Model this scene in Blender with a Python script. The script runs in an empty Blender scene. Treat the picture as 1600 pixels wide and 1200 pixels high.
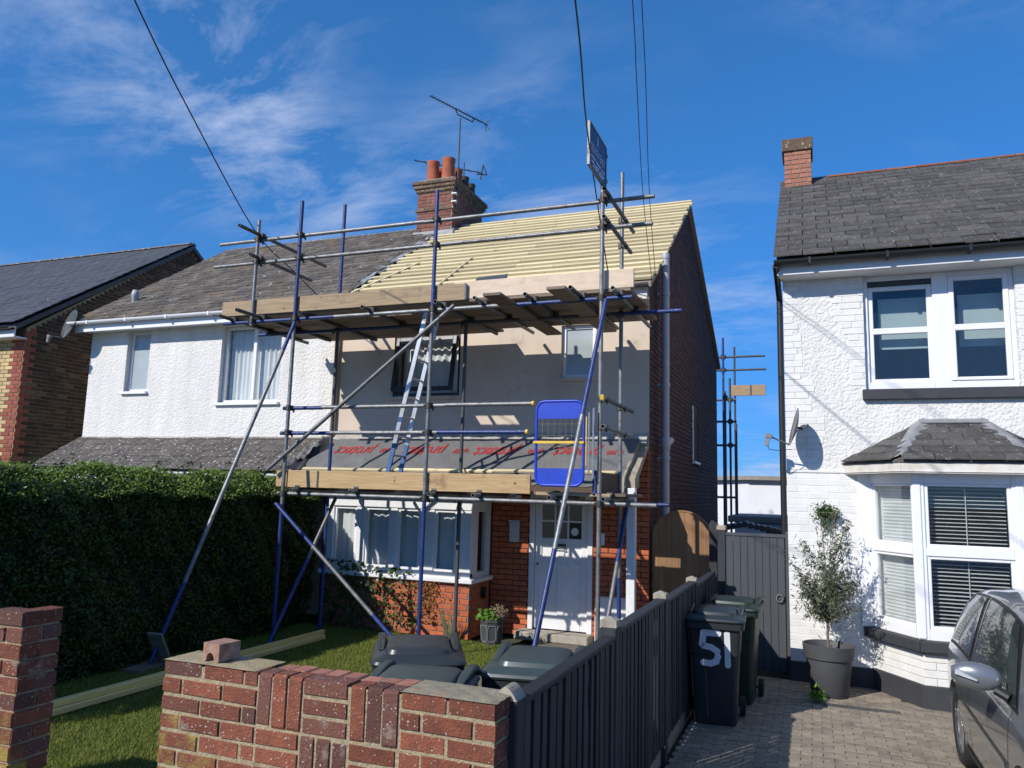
import bpy, math, random
import numpy as np
from mathutils import Matrix, Vector
random.seed(7); RNG = np.random.default_rng(7)
PI = math.pi
scene = bpy.context.scene
COL = scene.collection

# ------------------------------------------------------------------ camera
YAW, PITCH, ROLL = map(math.radians, (-21.5, 7.95, 1.6))
CAM = Vector((0, 0, 2.0))
fwd = Vector((math.sin(YAW)*math.cos(PITCH), math.cos(YAW)*math.cos(PITCH), math.sin(PITCH)))
rgt = Vector((math.cos(YAW), -math.sin(YAW), 0)); upv = rgt.cross(fwd)
r2 = math.cos(ROLL)*rgt + math.sin(ROLL)*upv; u2 = -math.sin(ROLL)*rgt + math.cos(ROLL)*upv
cam = bpy.data.cameras.new('camera'); cam.sensor_width = 36; cam.lens = 27.0; cam.clip_end = 3000; cam.clip_start = .05
camo = bpy.data.objects.new('camera', cam); COL.objects.link(camo)
m3 = Matrix((r2, u2, -fwd)).transposed()
camo.matrix_world = Matrix.Translation(CAM) @ m3.to_4x4()
scene.camera = camo

# ------------------------------------------------------------------ light
SUN = Vector((.406, .723, -.558)).normalized()          # travel direction of sunlight
ELEV = math.asin(-SUN.z); AZ = math.atan2(-SUN.x, -SUN.y)  # azimuth of the sun from +Y towards +X
sl = bpy.data.lights.new('sun', 'SUN'); sl.energy = 4.5; sl.angle = math.radians(.53); sl.color = (1, .955, .885)
so = bpy.data.objects.new('sun', sl); COL.objects.link(so)
so.rotation_euler = SUN.to_track_quat('-Z', 'Y').to_euler(); so.location = (-12, -18, 20)
w = bpy.data.worlds.new('World'); scene.world = w; w.use_nodes = True
wn = w.node_tree.nodes; wl = w.node_tree.links
for n in list(wn): wn.remove(n)
def N(nt, t, **kw):
    n = nt.nodes.new(t)
    for k, v in kw.items():
        if k in n.inputs.keys(): n.inputs[k].default_value = v
        else: setattr(n, k, v)
    return n
WT = w.node_tree
sky = N(WT, 'ShaderNodeTexSky', sky_type='NISHITA', sun_disc=False, sun_elevation=ELEV, sun_rotation=AZ,
        altitude=20, air_density=1.0, dust_density=.05, ozone_density=3.0)
# even film-like shoulder on the physically bright sky, the same everywhere
k1 = N(WT, 'ShaderNodeVectorMath', operation='MULTIPLY_ADD'); k1.inputs[1].default_value = (.62, .30, .11); k1.inputs[2].default_value = (1, 1, 1); wl.new(sky.outputs[0], k1.inputs[0])
k2 = N(WT, 'ShaderNodeVectorMath', operation='DIVIDE'); wl.new(sky.outputs[0], k2.inputs[0]); wl.new(k1.outputs[0], k2.inputs[1])
hs = N(WT, 'ShaderNodeHueSaturation', Saturation=1.24, Value=2.12)
wl.new(k2.outputs[0], hs.inputs['Color'])
# cirrus: fibrous noise on a flat layer high above, the same over the whole sky
tc = N(WT, 'ShaderNodeTexCoord'); sep = N(WT, 'ShaderNodeSeparateXYZ'); wl.new(tc.outputs['Generated'], sep.inputs[0])
zz = N(WT, 'ShaderNodeMath', operation='MAXIMUM'); wl.new(sep.outputs['Z'], zz.inputs[0]); zz.inputs[1].default_value = .03
za = N(WT, 'ShaderNodeMath', operation='ADD'); wl.new(zz.outputs[0], za.inputs[0]); za.inputs[1].default_value = .22
dx = N(WT, 'ShaderNodeMath', operation='DIVIDE'); wl.new(sep.outputs['X'], dx.inputs[0]); wl.new(za.outputs[0], dx.inputs[1])
dy = N(WT, 'ShaderNodeMath', operation='DIVIDE'); wl.new(sep.outputs['Y'], dy.inputs[0]); wl.new(za.outputs[0], dy.inputs[1])
cb = N(WT, 'ShaderNodeCombineXYZ'); wl.new(dx.outputs[0], cb.inputs[0]); wl.new(dy.outputs[0], cb.inputs[1])
mpA = N(WT, 'ShaderNodeMapping'); mpA.inputs['Location'].default_value = (5.3, 2.2, 0); mpA.inputs['Rotation'].default_value = (0, 0, .5); mpA.inputs['Scale'].default_value = (1.0, .8, 1)
wl.new(cb.outputs[0], mpA.inputs[0])
nA = N(WT, 'ShaderNodeTexNoise', Scale=1.15, Detail=3.0, Roughness=.5, Distortion=.4); wl.new(mpA.outputs[0], nA.inputs['Vector'])
mpB = N(WT, 'ShaderNodeMapping'); mpB.inputs['Location'].default_value = (1.7, .4, 0); mpB.inputs['Rotation'].default_value = (0, 0, -.75); mpB.inputs['Scale'].default_value = (1.3, 2.3, 1)
wl.new(cb.outputs[0], mpB.inputs[0])
nB = N(WT, 'ShaderNodeTexNoise', Scale=1.9, Detail=11.0, Roughness=.67, Distortion=.4); wl.new(mpB.outputs[0], nB.inputs['Vector'])
rA = N(WT, 'ShaderNodeMapRange'); rA.inputs[1].default_value = .36; rA.inputs[2].default_value = .66; wl.new(nA.outputs[0], rA.inputs[0])
rB = N(WT, 'ShaderNodeMapRange'); rB.inputs[1].default_value = .45; rB.inputs[2].default_value = .74; wl.new(nB.outputs[0], rB.inputs[0])
mm0 = N(WT, 'ShaderNodeMath', operation='MULTIPLY'); wl.new(rA.outputs[0], mm0.inputs[0]); wl.new(rB.outputs[0], mm0.inputs[1])
mm = N(WT, 'ShaderNodeMath', operation='MULTIPLY'); wl.new(mm0.outputs[0], mm.inputs[0]); mm.inputs[1].default_value = .92
mx = N(WT, 'ShaderNodeMix', data_type='RGBA'); wl.new(mm.outputs[0], mx.inputs[0]); wl.new(hs.outputs[0], mx.inputs[6])
mx.inputs[7].default_value = (5.0, 6.0, 8.2, 1)
bg = N(WT, 'ShaderNodeBackground', Strength=.1); wl.new(mx.outputs[2], bg.inputs[0])
wo = N(WT, 'ShaderNodeOutputWorld'); wl.new(bg.outputs[0], wo.inputs[0])
vs = scene.view_settings; vs.view_transform = 'Standard'; vs.look = 'None'; vs.exposure = 0.1; vs.gamma = 1.0; vs.use_curve_mapping = False

# ------------------------------------------------------------------ materials
MATS = {}
def pmat(name, c1, c2=None, scale=6., rough=.8, bump=0., bscale=60., rnd=0., metal=0., spec=.5, spots=None, stain=None,
         stretch=(1, 1, 1), coat=0., detail=4., bdist=.01, alt=None):
    """principled material in world space: two-tone noise, per-piece tint, optional light specks and one stain colour"""
    m = bpy.data.materials.new(name); m.use_nodes = True; nt = m.node_tree; L = nt.links
    b = nt.nodes['Principled BSDF']; b.inputs['Roughness'].default_value = rough; b.inputs['Metallic'].default_value = metal
    b.inputs['Specular IOR Level'].default_value = spec
    if coat: b.inputs['Coat Weight'].default_value = coat; b.inputs['Coat Roughness'].default_value = .04
    g = N(nt, 'ShaderNodeNewGeometry'); mp = N(nt, 'ShaderNodeMapping'); mp.inputs['Scale'].default_value = stretch
    L.new(g.outputs['Position'], mp.inputs[0])
    n1 = N(nt, 'ShaderNodeTexNoise', Scale=scale, Detail=detail, Roughness=.6); L.new(mp.outputs[0], n1.inputs['Vector'])
    r1 = N(nt, 'ShaderNodeMapRange'); r1.inputs[1].default_value = .32; r1.inputs[2].default_value = .68; L.new(n1.outputs[0], r1.inputs[0])
    mixn = N(nt, 'ShaderNodeMix', data_type='RGBA'); L.new(r1.outputs[0], mixn.inputs[0])
    c2 = c2 or tuple(x*.8 for x in c1)
    mixn.inputs[6].default_value = (*c1, 1); mixn.inputs[7].default_value = (*c2, 1)
    out = mixn.outputs[2]
    if rnd or alt:
        oi = N(nt, 'ShaderNodeObjectInfo'); ad = N(nt, 'ShaderNodeMath', operation='ADD')
        L.new(oi.outputs['Random'], ad.inputs[0]); L.new(g.outputs['Random Per Island'], ad.inputs[1])
        fr = N(nt, 'ShaderNodeMath', operation='FRACT'); L.new(ad.outputs[0], fr.inputs[0])
        if alt:
            th = N(nt, 'ShaderNodeMapRange'); th.inputs[1].default_value = alt[1]; th.inputs[2].default_value = min(1., alt[1]+.25); L.new(fr.outputs[0], th.inputs[0])
            ma = N(nt, 'ShaderNodeMix', data_type='RGBA'); L.new(th.outputs[0], ma.inputs[0]); L.new(out, ma.inputs[6]); ma.inputs[7].default_value = (*alt[0], 1); out = ma.outputs[2]
        ml = N(nt, 'ShaderNodeMath', operation='MULTIPLY'); L.new(fr.outputs[0], ml.inputs[0]); ml.inputs[1].default_value = 7.31
        f2 = N(nt, 'ShaderNodeMath', operation='FRACT'); L.new(ml.outputs[0], f2.inputs[0])
        mr = N(nt, 'ShaderNodeMapRange'); mr.inputs[3].default_value = 1-rnd; mr.inputs[4].default_value = 1+rnd; L.new(f2.outputs[0], mr.inputs[0])
        vm = N(nt, 'ShaderNodeVectorMath', operation='SCALE'); L.new(out, vm.inputs[0]); L.new(mr.outputs[0], vm.inputs['Scale']); out = vm.outputs[0]
    if stain:      # (colour, noise scale, threshold)
        n3 = N(nt, 'ShaderNodeTexNoise', Scale=stain[1], Detail=8., Roughness=.65); L.new(g.outputs['Position'], n3.inputs['Vector'])
        r3 = N(nt, 'ShaderNodeMapRange'); r3.inputs[1].default_value = stain[2]; r3.inputs[2].default_value = stain[2]+.12; L.new(n3.outputs[0], r3.inputs[0])
        m4 = N(nt, 'ShaderNodeMix', data_type='RGBA'); L.new(r3.outputs[0], m4.inputs[0]); L.new(out, m4.inputs[6]); m4.inputs[7].default_value = (*stain[0], 1); out = m4.outputs[2]
    if spots:      # (colour, scale, threshold)
        n2 = N(nt, 'ShaderNodeTexNoise', Scale=spots[1], Detail=2., Roughness=.5); L.new(g.outputs['Position'], n2.inputs['Vector'])
        r2_ = N(nt, 'ShaderNodeMapRange'); r2_.inputs[1].default_value = spots[2]; r2_.inputs[2].default_value = spots[2]+.05; L.new(n2.outputs[0], r2_.inputs[0])
        m5 = N(nt, 'ShaderNodeMix', data_type='RGBA'); L.new(r2_.outputs[0], m5.inputs[0]); L.new(out, m5.inputs[6]); m5.inputs[7].default_value = (*spots[0], 1); out = m5.outputs[2]
    L.new(out, b.inputs['Base Color'])
    if bump:
        nb = N(nt, 'ShaderNodeTexNoise', Scale=bscale, Detail=3., Roughness=.6); L.new(mp.outputs[0], nb.inputs['Vector'])
        bp = N(nt, 'ShaderNodeBump', Strength=bump, Distance=bdist); L.new(nb.outputs[0], bp.inputs['Height']); L.new(bp.outputs[0], b.inputs['Normal'])
    MATS[name] = m; return m
def leafmat(name, c1, c2, trans=.35, rough=.45, spec=.4):
    m = bpy.data.materials.new(name); m.use_nodes = True; nt = m.node_tree; L = nt.links
    b = nt.nodes['Principled BSDF']; b.inputs['Roughness'].default_value = rough; b.inputs['Specular IOR Level'].default_value = spec
    g = N(nt, 'ShaderNodeNewGeometry'); mixn = N(nt, 'ShaderNodeMix', data_type='RGBA')
    L.new(g.outputs['Random Per Island'], mixn.inputs[0]); mixn.inputs[6].default_value = (*c1, 1); mixn.inputs[7].default_value = (*c2, 1)
    L.new(mixn.outputs[2], b.inputs['Base Color'])
    t = N(nt, 'ShaderNodeBsdfTranslucent'); L.new(mixn.outputs[2], t.inputs[0])
    ms = N(nt, 'ShaderNodeMixShader', Fac=trans); L.new(b.outputs[0], ms.inputs[1]); L.new(t.outputs[0], ms.inputs[2])
    L.new(ms.outputs[0], nt.nodes['Material Output'].inputs[0]); MATS[name] = m; return m
def glassmat(name, tint=(.92, .94, .94), refl=.9, base=.05):
    m = bpy.data.materials.new(name); m.use_nodes = True; nt = m.node_tree; L = nt.links
    nt.nodes.remove(nt.nodes['Principled BSDF'])
    tr = N(nt, 'ShaderNodeBsdfTransparent', Color=(*tint, 1)); gl = N(nt, 'ShaderNodeBsdfGlossy', Roughness=.02)
    fz = N(nt, 'ShaderNodeLayerWeight', Blend=.5); pw = N(nt, 'ShaderNodeMath', operation='POWER'); L.new(fz.outputs['Facing'], pw.inputs[0]); pw.inputs[1].default_value = 4.
    ma = N(nt, 'ShaderNodeMath', operation='MULTIPLY_ADD'); L.new(pw.outputs[0], ma.inputs[0]); ma.inputs[1].default_value = refl; ma.inputs[2].default_value = base
    ms = N(nt, 'ShaderNodeMixShader'); L.new(ma.outputs[0], ms.inputs[0]); L.new(tr.outputs[0], ms.inputs[1]); L.new(gl.outputs[0], ms.inputs[2])
    L.new(ms.outputs[0], nt.nodes['Material Output'].inputs[0]); MATS[name] = m; return m
def lumpy(name, c, scale=34., strength=.9, dist=.02, rough=.85):
    """stippled masonry paint: rounded lumps pushed out of the surface"""
    m = bpy.data.materials.new(name); m.use_nodes = True; nt = m.node_tree; L = nt.links
    b = nt.nodes['Principled BSDF']; b.inputs['Roughness'].default_value = rough; b.inputs['Specular IOR Level'].default_value = .25
    g = N(nt, 'ShaderNodeNewGeometry')
    n0 = N(nt, 'ShaderNodeTexNoise', Scale=7., Detail=3.); L.new(g.outputs['Position'], n0.inputs['Vector'])
    ad = N(nt, 'ShaderNodeVectorMath', operation='MULTIPLY_ADD'); L.new(n0.outputs['Color'], ad.inputs[0]); ad.inputs[1].default_value = (.06,)*3; L.new(g.outputs['Position'], ad.inputs[2])
    v = N(nt, 'ShaderNodeTexVoronoi', Scale=scale, feature='SMOOTH_F1', Smoothness=.5); L.new(ad.outputs[0], v.inputs['Vector'])
    n1 = N(nt, 'ShaderNodeTexNoise', Scale=scale*.7, Detail=4., Distortion=.8); L.new(g.outputs['Position'], n1.inputs['Vector'])
    su = N(nt, 'ShaderNodeMath', operation='SUBTRACT'); L.new(n1.outputs[0], su.inputs[0]); L.new(v.outputs['Distance'], su.inputs[1])
    bp = N(nt, 'ShaderNodeBump', Strength=strength, Distance=dist); L.new(su.outputs[0], bp.inputs['Height']); L.new(bp.outputs[0], b.inputs['Normal'])
    mpn = N(nt, 'ShaderNodeMapping'); mpn.inputs['Scale'].default_value = (2.2, 2.2, .45); L.new(g.outputs['Position'], mpn.inputs[0])
    nl = N(nt, 'ShaderNodeTexNoise', Scale=1.7, Detail=7., Roughness=.7); L.new(mpn.outputs[0], nl.inputs['Vector'])
    mr = N(nt, 'ShaderNodeMapRange'); mr.inputs[1].default_value = .3; mr.inputs[2].default_value = .75; L.new(nl.outputs[0], mr.inputs[0])
    mi = N(nt, 'ShaderNodeMix', data_type='RGBA'); L.new(mr.outputs[0], mi.inputs[0]); mi.inputs[6].default_value = (*c, 1); mi.inputs[7].default_value = (c[0]*.80, c[1]*.79, c[2]*.76, 1)
    L.new(mi.outputs[2], b.inputs['Base Color']); MATS[name] = m; return m

pmat('ground', (.07, .075, .045), (.05, .055, .035), 3., .95, .4, 30.)
pmat('soil', (.05, .038, .025), (.03, .022, .015), 8., .95, .6, 40.)
pmat('lawn_soil', (.055, .075, .018), (.035, .05, .014), 5., .95, .4, 60.)
leafmat('grass', (.15, .21, .03), (.27, .28, .065), .3, .6, .2)
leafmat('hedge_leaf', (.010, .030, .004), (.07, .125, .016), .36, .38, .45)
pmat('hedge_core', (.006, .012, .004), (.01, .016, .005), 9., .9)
leafmat('sunlit_leaf', (.09, .16, .022), (.24, .33, .06), .4, .4, .4)  # hedge-top leaves, sunshine painted in as a lighter green
leafmat('olive_leaf', (.07, .085, .04), (.17, .19, .12), .2, .5, .35)
leafmat('ivy_leaf', (.03, .07, .015), (.07, .12, .02), .2, .4, .4)
leafmat('dry_leaf', (.22, .09, .03), (.32, .17, .06), .2, .7, .2)
leafmat('bright_leaf', (.12, .24, .03), (.2, .33, .06), .3, .5, .3)
leafmat('dry_flower', (.3, .23, .16), (.38, .3, .22), .2, .8, .1)
pmat('bark', (.2, .17, .13), (.12, .1, .08), 40., .9, .5, 90.)
pmat('paver', (.31, .262, .20), (.22, .185, .14), 14., .9, .35, 160., .18, stain=((.12, .10, .08), 1.6, .56), spots=((.08, .075, .07), 26., .70))
pmat('paver_bed', (.10, .085, .06), (.07, .065, .045), 20., .95, .5, 80.)
pmat('tarmac', (.055, .055, .056), (.04, .04, .042), 30., .9, .5, 200.)
pmat('concrete', (.42, .38, .31), (.28, .26, .22), 14., .9, .5, 70., stain=((.16, .15, .10), 6., .58))
pmat('path', (.19, .165, .13), (.13, .115, .09), 9., .92, .4, 90.)
pmat('mortar', (.40, .325, .20), (.28, .22, .135), 26., .95, .9, 70., bdist=.012, stain=((.14, .115, .08), 9., .60))
pmat('mortar_grey', (.33, .29, .25), (.24, .21, .18), 22., .95, .6, 120., bdist=.005)
pmat('mortar_dark', (.075, .052, .043), (.05, .037, .03), 22., .95, .5, 120., bdist=.005)
pmat('brick_garden', (.25, .082, .045), (.16, .06, .04), 16., .9, .8, 90., .24, alt=((.135, .062, .047), .6), bdist=.010, spec=.25,
     spots=((.54, .50, .42), 95., .665), stain=((.27, .215, .175), 9., .59))
pmat('brick_garden_mossy', (.22, .072, .042), (.16, .06, .04), 16., .9, .8, 90., .2, bdist=.010, spec=.25,
     spots=((.55, .5, .42), 95., .68), stain=((.30, .215, .055), 4.0, .45))
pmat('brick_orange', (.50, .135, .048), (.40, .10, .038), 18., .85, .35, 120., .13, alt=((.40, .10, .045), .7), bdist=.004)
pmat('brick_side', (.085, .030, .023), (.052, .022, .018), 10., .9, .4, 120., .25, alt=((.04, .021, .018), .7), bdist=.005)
pmat('brick_chimney', (.30, .10, .062), (.17, .065, .048), 16., .9, .6, 110., .25, alt=((.20, .10, .075), .65), spots=((.42, .35, .27), 30., .68), bdist=.006)
pmat('brick_corbel', (.20, .13, .085), (.12, .085, .06), 20., .95, .6, 110., .25, spots=((.45, .40, .26), 22., .64), bdist=.006)
pmat('brick_loose', (.27, .11, .075), (.36, .25, .18), 30., .9, .6, 90., .0, bdist=.008)
pmat('brick_salmon', (.42, .19, .12), (.33, .13, .085), 16., .9, .4, 110., .16)
pmat('brick_yellow', (.60, .46, .23), (.46, .34, .17), 10., .9, .5, 110., .18, alt=((.40, .30, .16), .75), bdist=.006)
pmat('brick_red', (.33, .09, .055), (.26, .075, .05), 12., .9, .4, 110., .18)
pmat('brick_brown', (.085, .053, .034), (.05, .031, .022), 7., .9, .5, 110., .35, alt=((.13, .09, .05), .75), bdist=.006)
pmat('white_brick', (.77, .76, .735), (.69, .68, .655), 9., .75, .35, 70., .035, spec=.3, bdist=.006)
lumpy('white_render', (.77, .755, .73), 30., .75, .014)
lumpy('white_render_coarse', (.77, .76, .74), 32., .75, .013)
pmat('cream_render', (.66, .555, .445), (.56, .47, .375), 1.6, .9, .35, 14., stain=((.44, .37, .305), 2.1, .58), spec=.2, stretch=(1, 1, .5), bdist=.006)
pmat('white_upvc', (.82, .82, .83), (.78, .78, .8), 4., .3, 0, spec=.5)
pmat('white_paint', (.78, .78, .78), (.70, .70, .70), 9., .45, .08, 60.)
pmat('old_white_paint', (.72, .69, .64), (.58, .52, .44), 9., .7, .2, 60., stain=((.52, .36, .2), 3.0, .68))
pmat('dark_frame', (.035, .037, .04), (.025, .027, .03), 8., .4)
pmat('black_plastic', (.016, .017, .018), (.012, .012, .013), 8., .42, .05, 90.)
pmat('charcoal_paint', (.042, .044, .05), (.034, .036, .042), 6., .7, .15, 60.)
pmat('slate_old', (.145, .122, .098), (.09, .077, .064), 12., .85, .5, 80., .36, spots=((.50, .47, .42), 11., .69), stain=((.21, .125, .035), 2.3, .58), bdist=.008)
pmat('slate_pent', (.105, .09, .08), (.072, .063, .057), 12., .85, .5, 80., .2, spots=((.50, .47, .43), 24., .63), stain=((.16, .14, .12), 5., .60), bdist=.008)
pmat('slate_right', (.10, .092, .085), (.062, .057, .053), 14., .85, .55, 70., .25, spots=((.30, .28, .25), 26., .66), stain=((.055, .05, .042), 2.2, .58), bdist=.008)
pmat('slate_blue', (.08, .081, .087), (.06, .061, .066), 8., .55, .2, 60., .12, spots=((.2, .2, .2), 9., .74))
pmat('ridge_tile', (.30, .10, .055), (.20, .085, .05), 12., .9, .5, 80., .2, stain=((.15, .13, .10), 5., .55))
pmat('ridge_grey', (.20, .18, .155), (.13, .115, .10), 12., .9, .5, 80., .2, spots=((.5, .47, .4), 20., .6))
pmat('lead', (.33, .335, .34), (.22, .225, .235), 10., .55, .4, 25., metal=.15, bdist=.015)
pmat('cement', (.52, .48, .42), (.36, .33, .29), 16., .95, .8, 60., bdist=.015)
pmat('membrane', (.17, .17, .17), (.14, .14, .14), 6., .65, .5, 9., spec=.3, bdist=.03)
pmat('membrane_text', (.42, .03, .03), (.36, .03, .03), 30., .75)
pmat('roof_felt', (.30, .255, .20), (.24, .20, .155), 4., .9, .3, 20.)
pmat('batten', (.70, .60, .36), (.60, .49, .27), 5., .8, .4, 60., .2, stretch=(.5, 6, 6), stain=((.42, .34, .22), 5., .60), spots=((.25, .16, .08), 14., .72), bdist=.005)
pmat('lawn_timber', (.84, .64, .26), (.72, .52, .19), 5., .75, .3, 60., .15, stretch=(6, .5, 6))
pmat('toe_board', (.43, .315, .19), (.29, .21, .13), 5., .85, .45, 50., .12, stretch=(.6, 5, 9), stain=((.19, .15, .11), 3.2, .56), spots=((.10, .065, .04), 9., .70), bdist=.006)
pmat('toe_board_new', (.68, .55, .42), (.56, .43, .31), 3., .8, .3, 50., .1, stretch=(1.5, 5, 5), stain=((.45, .25, .16), 3.5, .64))
pmat('toe_board_amber', (.55, .375, .19), (.40, .26, .125), 5., .8, .4, 50., .1, stretch=(.7, 5, 12), stain=((.30, .19, .10), 4., .58), spots=((.15, .085, .04), 10., .70))
pmat('deck_board', (.25, .19, .135), (.17, .13, .095), 4., .85, .4, 50., .25, stretch=(.6, 6, 6))
pmat('brown_board', (.12, .075, .05), (.085, .055, .038), 6., .8, .3, 50., .1, stretch=(5, .8, 5))
pmat('galvanised', (.27, .275, .275), (.16, .163, .167), 9., .5, .3, 60., .12, metal=.45, stain=((.11, .085, .07), 7., .57), spots=((.45, .44, .42), 30., .72))
pmat('galv_dark', (.105, .11, .115), (.07, .073, .078), 14., .5, .12, 90., metal=.4)
pmat('blue_tube', (.022, .05, .20), (.012, .03, .12), 9., .45, .2, 60., .1, stain=((.14, .145, .16), 9., .62), spots=((.30, .29, .28), 26., .71))
pmat('blue_paint', (.012, .055, .50), (.012, .045, .40), 8., .4, .1, 60., stain=((.35, .36, .4), 11., .70))
pmat('yellow_paint', (.75, .50, .06), (.6, .4, .05), 10., .5)
pmat('coupler', (.06, .06, .062), (.10, .085, .07), 20., .55, .3, 90., metal=.6)
pmat('aluminium', (.55, .56, .57), (.42, .43, .44), 10., .35, .1, 80., metal=.75)
pmat('ladder_blue', (.06, .14, .32), (.05, .11, .25), 10., .45)
pmat('sign_blue', (.012, .03, .11), (.01, .025, .09), 6., .4)
pmat('sign_text', (.62, .66, .74), (.55, .6, .7), 6., .5)
pmat('fence_paint', (.032, .035, .04), (.016, .018, .021), 5., .7, .4, 40., .34, stretch=(3, 3, .4), bdist=.006)
pmat('gate_paint', (.06, .067, .077), (.048, .054, .062), 4., .65, .2, 40., .08, stretch=(3, 3, .4))
pmat('gate_brown', (.30, .165, .075), (.22, .115, .052), 5., .7, .3, 40., .12, stretch=(5, 5, .5))
pmat('pipe_grey', (.40, .41, .425), (.34, .35, .36), 5., .45, .05, 40.)
pmat('cream_pipe', (.45, .40, .33), (.36, .32, .27), 5., .6)
pmat('terracotta', (.42, .125, .06), (.30, .09, .05), 6., .85, .3, 60., .12)
pmat('pot_dark', (.09, .07, .055), (.06, .05, .042), 9., .9, .4, 60., .2)
pmat('bin_grey', (.026, .030, .033), (.02, .023, .026), 10., .45, .1, 120.)
pmat('bin_lid', (.05, .072, .07), (.04, .058, .057), 10., .36, .06, 120.)
pmat('bin_lid_dark', (.032, .038, .04), (.025, .03, .032), 10., .36, .06, 120.)
pmat('bin_green', (.018, .035, .026), (.014, .028, .02), 10., .45, .1, 120.)
pmat('number_paint', (.74, .74, .76), (.66, .66, .69), 40., .6, .2, 90.)
pmat('planter', (.062, .064, .067), (.05, .052, .055), 12., .65, .2, 80.)
pmat('olive_pot', (.07, .072, .076), (.06, .062, .066), 8., .6, .1, 80.)
pmat('metal_basket', (.30, .33, .33), (.22, .25, .25), 12., .5, metal=.5)
pmat('rubber', (.014, .014, .015), (.02, .02, .02), 14., .85, .2, 60.)
pmat('alloy', (.45, .46, .47), (.40, .41, .42), 10., .3, metal=.8)
pmat('car_paint', (.19, .203, .213), (.18, .192, .201), 900., .3, metal=.4, coat=1.0, detail=1.)
pmat('car_trim', (.012, .012, .013), (.015, .015, .016), 10., .5)
pmat('car_glass', (.035, .045, .045), (.03, .04, .04), 2., .03, spec=.9)
pmat('lamp_clear', (.55, .57, .58), (.42, .44, .46), 40., .12, spec=.8)
pmat('dish_grey', (.24, .24, .235), (.17, .17, .165), 9., .6, .1, 50.)
pmat('dish_shaded', (.055, .065, .062), (.04, .048, .046), 9., .6, .1, 50.)  # darker copy of the dish grey, its shaded face put into the colour
pmat('cable', (.02, .02, .022), None, 9., .6)
pmat('curtain', (.84, .83, .81), (.76, .75, .74), 3., .9, spec=.1)
pmat('blind', (.70, .70, .69), (.64, .64, .63), 3., .6)
pmat('roller_blind', (.42, .50, .50), (.38, .46, .46), 3., .8)
pmat('room', (.11, .10, .09), (.08, .075, .07), 2., .9)
pmat('frosted', (.33, .37, .38), (.42, .46, .47), 3., .18, spec=.7)
pmat('far_white', (.76, .76, .78), (.70, .70, .72), 2., .8)
pmat('far_roof', (.33, .29, .24), (.24, .21, .18), 6., .9, .4, 30.)
pmat('weathered_wood', (.42, .37, .28), (.26, .22, .17), 6., .9, .6, 60., stretch=(4, 4, .6), bdist=.008)
glassmat('glass'); glassmat('glass_clear', (.9, .93, .93), .8, .02)

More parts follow.
